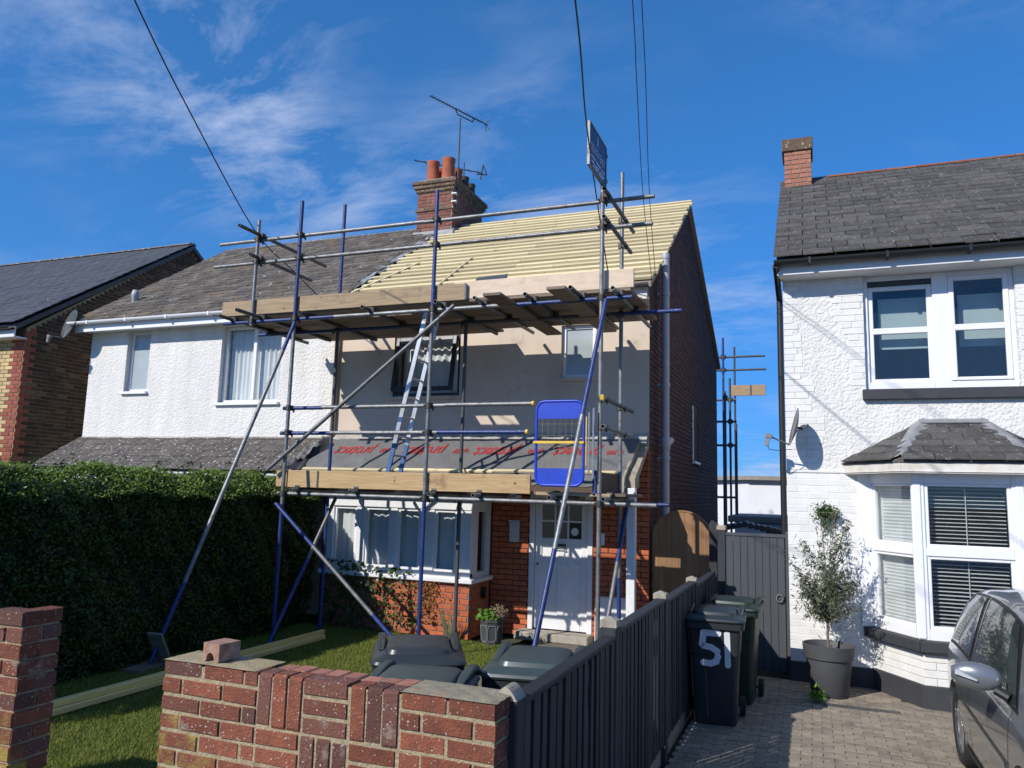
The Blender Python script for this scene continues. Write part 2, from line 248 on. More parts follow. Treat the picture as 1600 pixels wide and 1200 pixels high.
# ------------------------------------------------------------------ builders
def thing(name, label, cat, loc=(0, 0, 0), group=None):
    o = bpy.data.objects.new(name, None); COL.objects.link(o); o.location = loc; o.empty_display_size = .1
    o['label'] = label; o['category'] = cat
    if group: o['group'] = group
    return o
def tag(o, label, cat, group=None):
    o['label'] = label; o['category'] = cat
    if group: o['group'] = group
    return o
def base(p):
    v = Vector((0, 0, 0))
    while p is not None: v = v + p.location; p = p.parent
    return v
class MB:
    def __init__(s): s.v = []; s.f = []
    def add(s, vs, fs):
        n = len(s.v); s.v += [tuple(v) for v in vs]; s.f += [tuple(i+n for i in f) for f in fs]; return s
    def box(s, a, b):
        (x0, y0, z0), (x1, y1, z1) = a, b
        return s.add([(x0, y0, z0), (x1, y0, z0), (x1, y1, z0), (x0, y1, z0), (x0, y0, z1), (x1, y0, z1), (x1, y1, z1), (x0, y1, z1)],
                     [(3, 2, 1, 0), (4, 5, 6, 7), (0, 1, 5, 4), (1, 2, 6, 5), (2, 3, 7, 6), (3, 0, 4, 7)])
    def cbox(s, a, b, c=.004):
        """box with chamfered edges"""
        (x0, y0, z0), (x1, y1, z1) = a, b; c = min(c, (x1-x0)*.45, (y1-y0)*.45, (z1-z0)*.45); vs = []; fs = []
        idx = {}
        for ix, x in enumerate((x0, x1)):
            for iy, y in enumerate((y0, y1)):
                for iz, z in enumerate((z0, z1)):
                    sx, sy, sz = (1-2*ix), (1-2*iy), (1-2*iz)
                    for k, p in enumerate(((x, y+sy*c, z+sz*c), (x+sx*c, y, z+sz*c), (x+sx*c, y+sy*c, z))):
                        idx[ix, iy, iz, k] = len(vs); vs.append(p)
        I = idx
        for i in (0, 1):
            f = [I[i, 0, 0, 0], I[i, 1, 0, 0], I[i, 1, 1, 0], I[i, 0, 1, 0]]; fs.append(f if i else f[::-1])
            f = [I[0, i, 0, 1], I[0, i, 1, 1], I[1, i, 1, 1], I[1, i, 0, 1]]; fs.append(f if i else f[::-1])
            f = [I[0, 0, i, 2], I[1, 0, i, 2], I[1, 1, i, 2], I[0, 1, i, 2]]; fs.append(f if i else f[::-1])
        for i in (0, 1):
            for j in (0, 1):
                fs.append([I[0, i, j, 1], I[1, i, j, 1], I[1, i, j, 2], I[0, i, j, 2]])
                fs.append([I[i, 0, j, 0], I[i, 1, j, 0], I[i, 1, j, 2], I[i, 0, j, 2]])
                fs.append([I[i, j, 0, 0], I[i, j, 1, 0], I[i, j, 1, 1], I[i, j, 0, 1]])
                for k in (0, 1): fs.append([I[i, j, k, 0], I[i, j, k, 1], I[i, j, k, 2]])
        return s.add(vs, fs)
    def tube(s, p0, p1, r, n=10, r1=None, cap=True):
        p0, p1 = Vector(p0), Vector(p1); d = (p1-p0).normalized(); a = d.orthogonal().normalized(); b = d.cross(a)
        r1 = r if r1 is None else r1
        vs = [p+(a*math.cos(2*PI*i/n)+b*math.sin(2*PI*i/n))*q for p, q in ((p0, r), (p1, r1)) for i in range(n)]
        fs = [(i, (i+1) % n, n+(i+1) % n, n+i) for i in range(n)]
        if cap: fs += [tuple(range(n))[::-1], tuple(range(n, 2*n))]
        return s.add(vs, fs)
    def pipe(s, p0, p1, r, n=12, t=.005):
        """open-ended tube with wall thickness"""
        p0, p1 = Vector(p0), Vector(p1); d = (p1-p0).normalized(); a = d.orthogonal().normalized(); b = d.cross(a)
        ring = lambda p, q: [p+(a*math.cos(2*PI*i/n)+b*math.sin(2*PI*i/n))*q for i in range(n)]
        vs = ring(p0, r)+ring(p1, r)+ring(p0, r-t)+ring(p1, r-t); fs = []
        for i in range(n):
            j = (i+1) % n
            fs += [(i, j, n+j, n+i), (2*n+j, 2*n+i, 3*n+i, 3*n+j), (j, i, 2*n+i, 2*n+j), (n+i, n+j, 3*n+j, 3*n+i)]
        return s.add(vs, fs)
    def poly(s, pts, r, n=6):
        for a, b in zip(pts[:-1], pts[1:]): s.tube(a, b, r, n)
        return s
    def prism(s, pts, vec):
        n = len(pts); v = Vector(vec); pts = [Vector(p) for p in pts]
        return s.add(pts+[p+v for p in pts], [tuple(range(n))[::-1], tuple(range(n, 2*n))]+[(i, (i+1) % n, n+(i+1) % n, n+i) for i in range(n)])
    def lathe(s, prof, c=(0, 0, 0), n=24):
        c = Vector(c); vs = [c+Vector((r*math.cos(2*PI*i/n), r*math.sin(2*PI*i/n), z)) for r, z in prof for i in range(n)]
        fs = [(k*n+i, k*n+(i+1) % n, (k+1)*n+(i+1) % n, (k+1)*n+i) for k in range(len(prof)-1) for i in range(n)]
        return s.add(vs, fs)
    def grid(s, fn, nu, nv):
        vs = [fn(i/nu, j/nv) for j in range(nv+1) for i in range(nu+1)]
        return s.add(vs, [(j*(nu+1)+i, j*(nu+1)+i+1, (j+1)*(nu+1)+i+1, (j+1)*(nu+1)+i) for j in range(nv) for i in range(nu)])
    def obox(s, c, size, M):
        """box of a size centred on c, turned by a 3x3 matrix"""
        k = MB().cbox(tuple(-x/2 for x in size), tuple(x/2 for x in size), .003)
        return s.add([Vector(c)+M @ Vector(v) for v in k.v], k.f)
    def mesh(s, name, mat, off=Vector((0, 0, 0)), smooth=False):
        me = bpy.data.meshes.new(name); me.from_pydata([tuple(Vector(v)-off) for v in s.v], [], s.f); me.materials.append(MATS[mat])
        if smooth:
            me.polygons.foreach_set('use_smooth', [True]*len(me.polygons))
        me.update(); return me
    def build(s, name, mat, parent=None, smooth=False, kind=None, sharp=None):
        me = s.mesh(name, mat, base(parent), smooth)
        if sharp is not None: me.set_sharp_from_angle(angle=math.radians(sharp))
        o = bpy.data.objects.new(name, me); COL.objects.link(o)
        if parent is not None: o.parent = parent
        if kind: o['kind'] = kind
        return o
def npmesh(name, V, F, mat, parent=None, kind=None, smooth=False):
    """big mesh from numpy arrays (F: all faces with the same corner count)"""
    me = bpy.data.meshes.new(name); b = base(parent); V = V - np.array(b)[None]
    k = F.shape[1]; me.vertices.add(len(V)); me.vertices.foreach_set('co', V.astype(np.float32).ravel())
    me.loops.add(F.size); me.loops.foreach_set('vertex_index', F.astype(np.int32).ravel())
    me.polygons.add(len(F)); me.polygons.foreach_set('loop_start', np.arange(0, F.size, k, dtype=np.int32)); me.polygons.foreach_set('loop_total', np.full(len(F), k, np.int32))
    me.update(calc_edges=True); me.validate(); me.materials.append(MATS[mat])
    o = bpy.data.objects.new(name, me); COL.objects.link(o)
    if parent is not None: o.parent = parent
    if kind: o['kind'] = kind
    return o
def struct(name, mb, mat):
    o = mb.build(name, mat); o['kind'] = 'structure'; return o
# unit pieces: front (-Y) chamfered brick; slate lying in XY with +Z up
def unit_brick():
    c, h = .018, .055
    vs = [(-.5+c, 0, -.5+h), (.5-c, 0, -.5+h), (.5-c, 0, .5-h), (-.5+c, 0, .5-h), (-.5, .08, -.5), (.5, .08, -.5), (.5, .08, .5), (-.5, .08, .5),
          (-.5, 1, -.5), (.5, 1, -.5), (.5, 1, .5), (-.5, 1, .5)]
    fs = [(0, 1, 2, 3), (4, 5, 1, 0), (5, 6, 2, 1), (6, 7, 3, 2), (7, 4, 0, 3), (8, 9, 5, 4), (9, 10, 6, 5), (10, 11, 7, 6), (11, 8, 4, 7)]
    return np.array(vs, float), fs
def unit_slate():
    vs = [(-.5, -.5, 0), (-.2, -.515, 0), (.15, -.49, 0), (.5, -.505, 0), (.5, .5, 0), (-.5, .5, 0),
          (-.49, -.48, 1), (-.2, -.495, 1), (.15, -.47, 1), (.49, -.485, 1), (.49, .5, 1), (-.49, .5, 1)]
    fs = [(6, 7, 8, 9, 10, 11), (0, 1, 7, 6), (1, 2, 8, 7), (2, 3, 9, 8), (3, 4, 10, 9), (5, 0, 6, 11)]
    return np.array(vs, float), fs
def unit_box():
    k = MB().cbox((-.5, -.5, -.5), (.5, .5, .5), .03); return np.array(k.v), k.f
def emit(parent, name, mat, unit, mats4, maxparts=300, mat_of=None, key=None):
    """pieces as single parts (nearest first, up to maxparts), the remainder joined into one stuff part"""
    V, F = unit
    key = key or (lambda M: (M.translation-CAM).length)
    order = sorted(range(len(mats4)), key=lambda i: key(mats4[i]))
    b = base(parent); meshes = {}
    for i in order[:maxparts]:
        mt = mat_of(i) if mat_of else mat
        if mt not in meshes:
            me = bpy.data.meshes.new(name); me.from_pydata([tuple(v) for v in V], [], F); me.materials.append(MATS[mt]); meshes[mt] = me
        o = bpy.data.objects.new(name, meshes[mt]); COL.objects.link(o); o.parent = parent
        M = mats4[i].copy(); M.translation = M.translation-b; o.matrix_local = M
    rest = order[maxparts:]
    groups = {}
    for i in rest: groups.setdefault(mat_of(i) if mat_of else mat, []).append(i)
    for mt, ids in groups.items():
        vs = []; fs = []
        Vh = np.c_[V, np.ones(len(V))]
        for i in ids:
            n = len(vs)*len(V); vs.append((Vh @ np.array(mats4[i]).T)[:, :3]-np.array(b)); fs += [tuple(q+n for q in f) for f in F]
        me = bpy.data.meshes.new(name+'s'); me.from_pydata(np.concatenate(vs).tolist(), [], fs); me.materials.append(MATS[mt])
        o = bpy.data.objects.new(name+'_mass', me); COL.objects.link(o); o.parent = parent; o['kind'] = 'stuff'
UB, US, UX = unit_brick(), unit_slate(), unit_box()
def course(u0, u1, holes, z0, z1):
    iv = [(u0, u1)]
    for (a, b, c, d) in holes:
        if z1 > c+.012 and z0 < d-.012:
            nv = []
            for p, q in iv:
                if a > p: nv.append((p, min(q, a)))
                if b < q: nv.append((max(p, b), q))
            iv = [(p, q) for p, q in nv if q-p > .03]
    return iv
def brickwork(O, axis, W, H, holes=(), clip=None, L=.215, h=.065, j=.01, depth=.05, phase=0, jit=.0015, header=False):
    """matrices of bricks on a face; axis 'X': u=+X facing -Y, 'Y': u=+Y facing +X. clip(z)->(u0,u1)"""
    O = Vector(O); out = []
    Rz = Matrix.Rotation(PI/2, 4, 'Z') if axis == 'Y' else Matrix.Identity(4)
    ud = Vector((0, 1, 0)) if axis == 'Y' else Vector((1, 0, 0)); nd = Vector((1, 0, 0)) if axis == 'Y' else Vector((0, -1, 0))
    rows = int(H/(h+j)+.5)
    for r in range(rows):
        z0 = r*(h+j); zc = z0+h/2
        a, b = (0, W) if clip is None else clip(z0+h)
        if b-a < .05: continue
        for p, q in course(a, b, holes, z0, z0+h):
            u = p-(((r+phase) % 2)*(L+j)/2) - 1e-6
            while u < q-.03:
                s, e = max(u, p), min(u+L, q)
                u += L+j
                if e-s < .035: continue
                c = O+ud*((s+e)/2)+Vector((0, 0, zc))+nd*random.uniform(-jit, jit)
                out.append(Matrix.Translation(c) @ Rz @ Matrix.Diagonal((e-s, depth, h, 1)))
    return out
def slates(O, W, S, pitch, sw, ex, t=.014, clip=None, jit=.006, tilt=.055, half=True, u=Vector((1, 0, 0)), slip=.02):
    """matrices of lapped slates on a slope from eaves corner O, u along the eaves, pitch in radians"""
    O = Vector(O); up = Vector((0, 0, 1)); h = up.cross(u); v = h*math.cos(pitch)+up*math.sin(pitch); n = u.cross(v)
    R3 = Matrix((u, v, n)).transposed().to_4x4(); out = []; rows = int(math.ceil(S/ex))
    for r in range(rows):
        s0 = r*ex; a, b = (0, W) if clip is None else clip(s0)
        x = a-(sw/2 if (r % 2 and half) else 0)
        while x < b-.02:
            p, q = max(x, a), min(x+sw, b); x += sw
            if q-p < .05: continue
            ln = min(ex*1.25, S-s0+.05)
            du = random.uniform(-jit, jit); ds = random.uniform(-jit, jit)
            if random.random() < slip: ds -= .03
            c = O+u*((p+q)/2)+v*(s0+ln/2+ds)+n*(.034+random.uniform(0, .007))
            out.append(Matrix.Translation(c) @ R3 @ Matrix.Rotation(-tilt+random.uniform(-.012, .012), 4, 'X') @ Matrix.Rotation(random.uniform(-.012, .012), 4, 'Z') @ Matrix.Diagonal((q-p-.006, ln, t, 1)))
    return out
def wall_holes(mb, x0, x1, z0, z1, y, thick, holes, topfn=None):
    """front wall (facing -Y) with openings and reveals"""
    xs = sorted({x0, x1, *[v for h in holes for v in h[:2]]}); zs = sorted({z0, z1, *[v for h in holes for v in h[2:]]})
    for a, b in zip(xs[:-1], xs[1:]):
        for c, d in zip(zs[:-1], zs[1:]):
            mx_, mz = (a+b)/2, (c+d)/2
            if any(h[0] < mx_ < h[1] and h[2] < mz < h[3] for h in holes): continue
            mb.add([(a, y, c), (b, y, c), (b, y, d), (a, y, d)], [(0, 1, 2, 3)])
    for a, b, c, d in holes:
        mb.add([(a, y, c), (b, y, c), (b, y, d), (a, y, d), (a, y+thick, c), (b, y+thick, c), (b, y+thick, d), (a, y+thick, d)],
               [(0, 4, 5, 1), (1, 5, 6, 2), (2, 6, 7, 3), (3, 7, 4, 0)])
    return mb
def curtain_mesh(x0, x1, z0, z1, y, folds=6, amp=.02):
    mb = MB(); ph = random.uniform(0, 6)
    return mb.grid(lambda u, v: (x0+(x1-x0)*u, y+amp*math.sin(ph+u*folds*2*PI)*(.6+.4*v)+.4*amp*math.sin(u*folds*4.7+1), z0+(z1-z0)*v), 60, 4)
def window(parent, x0, x1, z0, z1, y, rows=1, cols=1, mat='white_upvc', fr=.055, sill=None, rec=.05, splits=None, pane='glass', glab=None):
    """frame set back by rec from plane y; part window > pane..., sill"""
    yb = y+rec; mb = MB(); e = .003
    mb.cbox((x0+e, yb, z0+e), (x0+fr, yb+.06, z1-e)); mb.cbox((x1-fr, yb, z0+e), (x1-e, yb+.06, z1-e))
    mb.cbox((x0+fr, yb+.001, z0+e), (x1-fr, yb+.059, z0+fr)); mb.cbox((x0+fr, yb+.001, z1-fr), (x1-fr, yb+.059, z1-e))
    xs = [x0+fr]+[x for x in (splits or [x0+(x1-x0)*i/cols for i in range(1, cols)])]+[x1-fr]
    zs = [z0+fr]+[z0+(z1-z0)*i/rows for i in range(1, rows)]+[z1-fr]
    for x in xs[1:-1]: mb.cbox((x-fr*.6, yb-.004, z0+fr), (x+fr*.6, yb+.055, z1-fr))
    for z in zs[1:-1]:
        for a, b in zip(xs[:-1], xs[1:]): mb.cbox((a+(fr*.6 if a != xs[0] else 0), yb-.002, z-fr*.5), (b-(fr*.6 if b != xs[-1] else 0), yb+.054, z+fr*.5))
    o = mb.build('window', mat, parent)
    for i, (a, b) in enumerate(zip(xs[:-1], xs[1:])):
        for jx, (c, d) in enumerate(zip(zs[:-1], zs[1:])):
            MB().box((a-.002, yb+.025, c-.002), (b+.002, yb+.031, d+.002)).build('pane', pane, o)
    if sill: MB().cbox((x0-.04, y-sill[0], z0-sill[1]), (x1+.04, y+rec+.02, z0), .006).build('sill', sill[2], o)
    return o

# ================================================================== SETTING
struct('ground', MB().box((-400, -400, -.30), (400, 600, -.06)), 'ground')
struct('lawn', MB().box((-7.15, 2.95, -.055), (-3.55, 9.75, 0)), 'lawn_soil')
struct('garden_path', MB().box((-3.54, 2.96, -.055), (-1.2, 10.38, -.012)), 'path')
struct('pavement', MB().box((-40, .2, -.055), (40, 2.55, -.02)), 'path')
struct('road', MB().box((-60, -7, -.055), (60, .05, -.045)), 'tarmac')
struct('neighbour_garden', MB().box((-14, 3.0, -.055), (-7.2, 9.8, -.01)), 'lawn_soil')
drv = struct('driveway', MB().box((-1.09, 2.56, -.055), (5.2, 9.49, -.022)), 'paver_bed')
pv = []
for r in range(70):
    y = 4.2+r*.0805
    if y > 9.44: break
    for k in range(-1, 27):
        x = -1.06+(.083 if r % 2 else 0)+k*.166
        if x < -1.16: continue
        if x > 3.1: break
        if y > 9.0+.0 and .75 < x < 2.1: continue
        z = -.012+random.uniform(-.003, .003)
        xa = max(x, -1.085); pv.append(Matrix.Translation(((xa+x+.161)/2, y+.042, z)) @ Matrix.Rotation(random.uniform(-.012, .012), 4, 'X') @ Matrix.Rotation(random.uniform(-.012, .012), 4, 'Z') @ Matrix.Diagonal((x+.161-xa, .076, .03, 1)))
def inview(M):
    q = M.translation-CAM; d = q.dot(fwd); x = q.dot(r2)/d; y = q.dot(u2)/d
    return (0 if abs(x) < .68 and abs(y) < .51 else 100)+q.length
emit(drv, 'paving_block', 'paver', UX, pv, 300, key=inview)
dc = struct('drain_channel', MB().box((-.28, 8.50, -.02), (.72, 8.60, .006)), 'galv_dark')
for i in range(40): MB().box((-.27+i*.025, 8.515, .006), (-.262+i*.025, 8.585, .009)).build('grate_bar', 'path', dc)
def blades(n, x0, x1, y0, y1, h, wd, z=0.0):
    P = np.c_[RNG.uniform(x0, x1, n), RNG.uniform(y0, y1, n), np.full(n, z)]; a = RNG.uniform(0, 2*PI, n); hh = h*RNG.uniform(.4, 1.2, n)
    t = np.c_[np.cos(a), np.sin(a), np.zeros(n)]*wd/2; b = RNG.uniform(0, 2*PI, n); l = np.c_[np.cos(b)*hh*.6, np.sin(b)*hh*.6, hh]
    V = np.stack([P-t, P+t, P+l], 1).reshape(-1, 3); return V, np.arange(n*3).reshape(-1, 3)
V, F = blades(180000, -7.0, -3.56, 3.0, 9.7, .035, .007)
npmesh('grass', V, F, 'grass', kind='stuff')

# ================================================================== SHARED ROOF SHAPE OF THE PAIR
F0 = 10.5; EY, EZ, RY, RZ = 10.22, 4.93, 14.05, 7.48
PIT = math.atan2(RZ-EZ, RY-EY); SL = math.hypot(RZ-EZ, RY-EY)
XL, XP, XR = -12.78, -7.3, -2.09
def rear(y): return RZ-(y-RY)*.5
BACK = 18.6
def gable_prism(x, dy):
    return [(x, F0+dy, 0), (x, F0+dy, 5.05), (x, RY, RZ-.06), (x, BACK, rear(BACK)-.06), (x, BACK, 0)]

# ------------------------------------------------------------------ white rendered house (left half)
H = thing('rendered_house', 'white roughcast house with mossy grey slate roof, left of the scaffolded house', 'house', (-10, F0, 0))
bh = [(-11.86, -11.3, 3.62, 4.76), (-9.64, -8.36, 3.38, 4.74)]
wall_holes(MB(), XL, XP, 0, 5.0, F0, .3, bh).build('wall', 'white_render', H)
MB().prism(gable_prism(XL, .003), (.25, 0, 0)).build('gable_wall', 'white_render', H)
mb = MB(); mb.prism(gable_prism(XP-.13, .31), (.11, 0, 0)); mb.box((XL+.26, BACK-.2, 0), (XP-.14, BACK, rear(BACK)-.1)); mb.box((XL+.26, 13, 2.6), (XP-.14, 13.1, 6.4)); mb.box((XL+.26, F0+.31, 2.55), (XP-.14, 12.98, 2.65))
mb.build('house_core', 'room', H)
win = window(H, *bh[0], F0, sill=(.06, .05, 'white_upvc'), rec=.09, pane='frosted')
win = window(H, *bh[1], F0, sill=(.06, .05, 'white_upvc'), rec=.09, splits=[-8.98])
curtain_mesh(-9.6, -8.95, 3.43, 4.7, F0+.24, 7).build('curtain', 'curtain', win, True); curtain_mesh(-8.97, -8.4, 3.43, 4.7, F0+.24, 6).build('curtain', 'curtain', win, True)
rf = MB().prism([(XL-.15, EY+.03, EZ-.03), (XL-.15, RY, RZ-.03), (XL-.15, BACK+.2, rear(BACK+.2)-.03), (XL-.15, BACK+.2, rear(BACK+.2)-.1), (XL-.15, RY, RZ-.1), (XL-.15, EY+.03, EZ-.1)], (XP+.1-XL+.15, 0, 0)).build('roof', 'slate_old', H)
sm = slates((XL-.17, EY-.05, EZ-.035), XP+.22-XL+.17, SL+.03, PIT, .27, .195, clip=lambda s: (0, XP+.22-XL+.17-(.14 if int(s/.195) % 2 else 0)), jit=.02, slip=.14, tilt=.075, t=.02)
emit(rf, 'slate', 'slate_old', US, sm, 300)
rm = [Matrix.Translation((XL-.1+i*.43+.2, RY, RZ+.02)) @ Matrix.Diagonal((.42, .22, .10, 1)) for i in range(12)]
def ridge_unit():
    k = MB(); n = 8
    vs = [(x, .5*math.cos(PI*i/n), .5*math.sin(PI*i/n)-.2) for x in (-.5, .5) for i in range(n+1)]
    return np.array(vs), [(i, i+1, n+2+i, n+1+i) for i in range(n)]+[tuple(range(n+1))[::-1], tuple(range(n+1, 2*n+2))]
UR = ridge_unit()
emit(rf, 'ridge_tile', 'ridge_grey', UR, rm)
g = MB()
def gutter(mb, x0, x1, y, z, r=.055):
    n = 8; pr = [(y+r*math.cos(PI+PI*i/n), z+r*math.sin(PI+PI*i/n)) for i in range(n+1)]; pi = [(y+(r-.006)*math.cos(PI+PI*i/n), z+(r-.006)*math.sin(PI+PI*i/n)) for i in range(n, -1, -1)]
    mb.prism([(x0, a, b) for a, b in pr+pi], (x1-x0, 0, 0)); return mb
gutter(g, XL-.2, XP-.02, EY-.09, EZ-.02); gu = g.build('gutter', 'white_upvc', H)
mb = MB()
for i in range(6): mb.cbox((XL+.3+i*.95, EY-.152, EZ-.082), (XL+.34+i*.95, EY-.03, EZ-.012))
mb.build('bracket', 'white_upvc', gu)
MB().cbox((XL-.12, EY-.02, EZ-.2), (XP-.02, EY+.01, EZ-.06)).build('fascia', 'white_upvc', H)
MB().box((XL-.1, EY+.012, EZ-.16), (XP-.02, F0-.003, EZ-.14)).build('soffit', 'white_upvc', H)
MB().prism([(XL-.14, EY, EZ-.2), (XL-.14, EY, EZ-.05), (XL-.14, RY, RZ-.05), (XL-.14, RY, RZ-.2)], (.02, 0, 0)).build('barge_board', 'white_upvc', H)
MB().lathe([(.055, 0), (.055, .34), (.07, .36), (.07, .44), (.05, .5), (0, .5)], (-12.3, 10.95, 5.2), 14).build('vent_pipe', 'pipe_grey', H, True)
# pent roof over the ground floor
PY0, PZ0, PZ1 = 9.6, 2.2, 2.74; pp = math.atan2(PZ1-PZ0, F0-PY0); pS = math.hypot(PZ1-PZ0, F0-PY0)
pr_ = MB().prism([(XL-.02, PY0, PZ0-.02), (XL-.02, F0-.002, PZ1-.02), (XL-.02, F0-.002, PZ1-.1), (XL-.02, PY0, PZ0-.1)], (XP-XL, 0, 0)).build('pent_roof', 'slate_pent', H)
emit(pr_, 'slate', 'slate_pent', US, slates((XL-.05, PY0-.04, PZ0-.03), XP-XL+.1, pS, pp, .31, .205, jit=.006, slip=.03), 200)
MB().prism([(XL, F0-.09, PZ1-.03), (XL, F0-.002, PZ1+.06), (XL, F0-.002, PZ1-.03)], (XP-XL-.06, 0, 0)).build('cement_fillet', 'cement', H)
g = gutter(MB(), XL+.1, XP-.02, PY0-.09, PZ0-.04, .05).build('gutter', 'white_upvc', H)
MB().cbox((XL+.12, PY0-.02, PZ0-.18), (XP-.02, PY0, PZ0-.06)).build('fascia', 'white_upvc', H)
mb = MB(); wall_holes(mb, XL+.2, XP-.02, 0, PZ0-.1, 9.85, .2, [(-12.2, -10.2, .8, 1.9)]); mb.build('bay_wall', 'white_render', H)
window(H, -12.2, -10.2, .8, 1.9, 9.85, cols=3)

# ------------------------------------------------------------------ scaffolded house (right half)
A = thing('scaffolded_house', 'cream rendered house with its roof stripped to yellow battens, wrapped in scaffolding', 'house', (-4.7, F0, 0))
ah = [(-6.16, -5.0, 3.42, 4.4), (-3.38, -2.87, 3.64, 4.42)]
wall_holes(MB(), XP, XR, 2.62, 5.05, F0, .3, ah).build('upper_wall', 'cream_render', A)
dh = (-3.80, -2.87, .1, 1.98)
core = MB(); wall_holes(core, XP, XR-.012, 0, 2.62, F0+.012, .25, [dh, (-6.7, -4.45, .8, 1.72)])
core.prism([(XR-.012-.25, F0+.26, 0), (XR-.012-.25, F0+.26, 5.05), (XR-.262, RY, RZ-.06), (XR-.262, BACK, rear(BACK)-.06), (XR-.262, BACK, 0)], (.25, 0, 0))
core.box((XR-.262, F0+.013, 0), (XR-.0125, F0+.259, 5.0))
core.prism(gable_prism(XP-.01, .31), (.1, 0, 0)); core.box((XP+.1, BACK-.2, 0), (XR-.27, BACK, rear(BACK)-.1)); core.box((XP+.1, F0+.31, 2.5), (XR-.27, BACK-.21, 2.6)); core.box((XP+.1, 13.2, 0), (XR-.27, 13.3, 6.8))
core.build('house_core', 'mortar_dark', A)
# brick ground floor front and side
bm_ = brickwork((-4.38, F0, 0), 'X', 4.38-2.092, 2.6, [(dh[0]+4.38, dh[1]+4.38, 0, dh[3])], depth=.09)
emit(A, 'brick', 'brick_orange', UB, bm_, 300)
def sideclip(z):
    a = 0.0 if z < 5.0 else (z-5.0)/((RZ-5.05)/(RY-F0)); b = BACK-F0 if z < rear(BACK) else (RY-F0)+(RZ-z)/.5
    return (a+.02, b-.05)
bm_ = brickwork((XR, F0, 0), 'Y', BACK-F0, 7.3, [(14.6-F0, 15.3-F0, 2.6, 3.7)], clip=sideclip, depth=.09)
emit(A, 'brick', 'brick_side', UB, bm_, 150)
mb = MB(); mb.box((XR-.05, 14.61, 2.61), (XR-.04, 15.29, 3.69)); sw_ = mb.build('side_window', 'frosted', A)
MB().box((XR-.03, 14.61, 2.605), (XR+.05, 15.29, 2.65)).build('sill', 'white_paint', sw_)
MB().box((XR-.03, 14.61, 2.66), (XR+.012, 14.66, 3.69)).build('frame', 'white_paint', sw_)
# open top-hung dark window
wl_ = MB(); x0, x1, z0, z1 = ah[0]
for a, b in (((x0, 0, z0), (x0+.05, .06, z1)), ((x1-.05, 0, z0), (x1, .06, z1)), ((x0+.05, 0.001, z0), (x1-.05, .059, z0+.05)), ((x0+.05, 0.001, z1-.05), (x1-.05, .059, z1))):
    wl_.cbox((a[0], a[1]+F0+.03, a[2]), (b[0], b[1]+F0+.03, b[2]))
wo_ = wl_.build('window', 'dark_frame', A)
def hinged(pts, ang):
    c, s = math.cos(ang), math.sin(ang); out = []
    for x, y, z in pts:
        dz = z-(z1-.05); dy = y-(F0+.02); out.append((x, F0+.02+dy*c+dz*s, z1-.05-dy*s*1.0+dz*c))
    return out
k = MB(); ins = .055
for a, b in (((x0+ins, 0, z0+ins), (x0+ins+.06, .05, z1-ins)), ((x1-ins-.06, 0, z0+ins), (x1-ins, .05, z1-ins)), ((x0+ins+.06, 0.001, z0+ins), (x1-ins-.06, .049, z0+ins+.06)), ((x0+ins+.06, 0.001, z1-ins-.06), (x1-ins-.06, .049, z1-ins))):
    k.cbox((a[0], a[1]+F0-.03, a[2]), (b[0], b[1]+F0-.03, b[2]))
k.v = hinged(k.v, .16); sash = k.build('sash', 'dark_frame', wo_)
k = MB().box((x0+ins+.058, F0-.012, z0+ins+.058), (x1-ins-.058, F0-.006, z1-ins-.058)); k.v = hinged(k.v, .16); k.build('pane', 'glass', wo_)
curtain_mesh(x0+.05, x1-.05, z0+.06, z1-.06, F0+.22, 9).build('curtain', 'curtain', wo_, True)
MB().cbox((x0-.05, F0-.06, z0-.05), (x1+.05, F0+.05, z0-.002)).build('sill', 'cream_render', wo_)
window(A, *ah[1], F0, sill=(.05, .05, 'cream_render'), rec=.06, mat='white_upvc', pane='frosted', rows=1)
# pent roof with loose membrane, battens and cement fillet
AX0, AX1 = XP+.1, XR-.0
pent = MB().prism([(XP, PY0+.1, PZ0-.0), (XP, F0-.002, PZ1-.06), (XP, F0-.002, PZ1-.14), (XP, PY0+.1, PZ0-.14)], (AX1-XP-.02, 0, 0)).build('pent_roof', 'weathered_wood', A)
nr = lambda u, s: .014*math.sin(u*23+s*3)*math.sin(u*7.1+1.)+.009*math.sin(u*51+s*9)+.006*math.sin(u*90-s*14)
def memb(u, v):
    x = AX0+(AX1-.12-AX0)*u; y = PY0-.06+(F0-.07-PY0+.06)*v; z = PZ0-.075+(PZ1-.0-PZ0+.065)*v+.03+nr(u, v)*(1.2-v)
    if v < .12: z -= (.12-v)*.5*(1+.6*math.sin(u*37)); y += .02
    if u > .94 and v < .5: z -= (u-.94)*1.2*(.5-v)
    return (x, y, z)
ms_ = MB().grid(memb, 120, 14).build('membrane', 'membrane', pent, True)
def memb_pt(x, v): return memb((x-AX0)/(AX1-.12-AX0), v)
def text_obj(txt, size, M, mat, parent, name='lettering', ext=.0015, shear=0., space=1., conform=None, bold=0.):
    cu = bpy.data.curves.new('t', 'FONT'); cu.body = txt; cu.size = size; cu.extrude = ext; cu.offset = bold; cu.align_x = 'CENTER'; cu.align_y = 'CENTER'; cu.shear = shear; cu.space_character = space
    to = bpy.data.objects.new('t', cu); COL.objects.link(to); bpy.context.view_layer.update()
    me = bpy.data.meshes.new_from_object(to); bpy.data.objects.remove(to); bpy.data.curves.remove(cu)
    me.transform(M); b = base(parent)
    if conform:
        for v in me.vertices: v.co = conform(v.co)
    me.transform(Matrix.Translation(-b)); me.materials.clear(); me.materials.append(MATS[mat])
    o = bpy.data.objects.new(name, me); COL.objects.link(o); o.parent = parent; return o
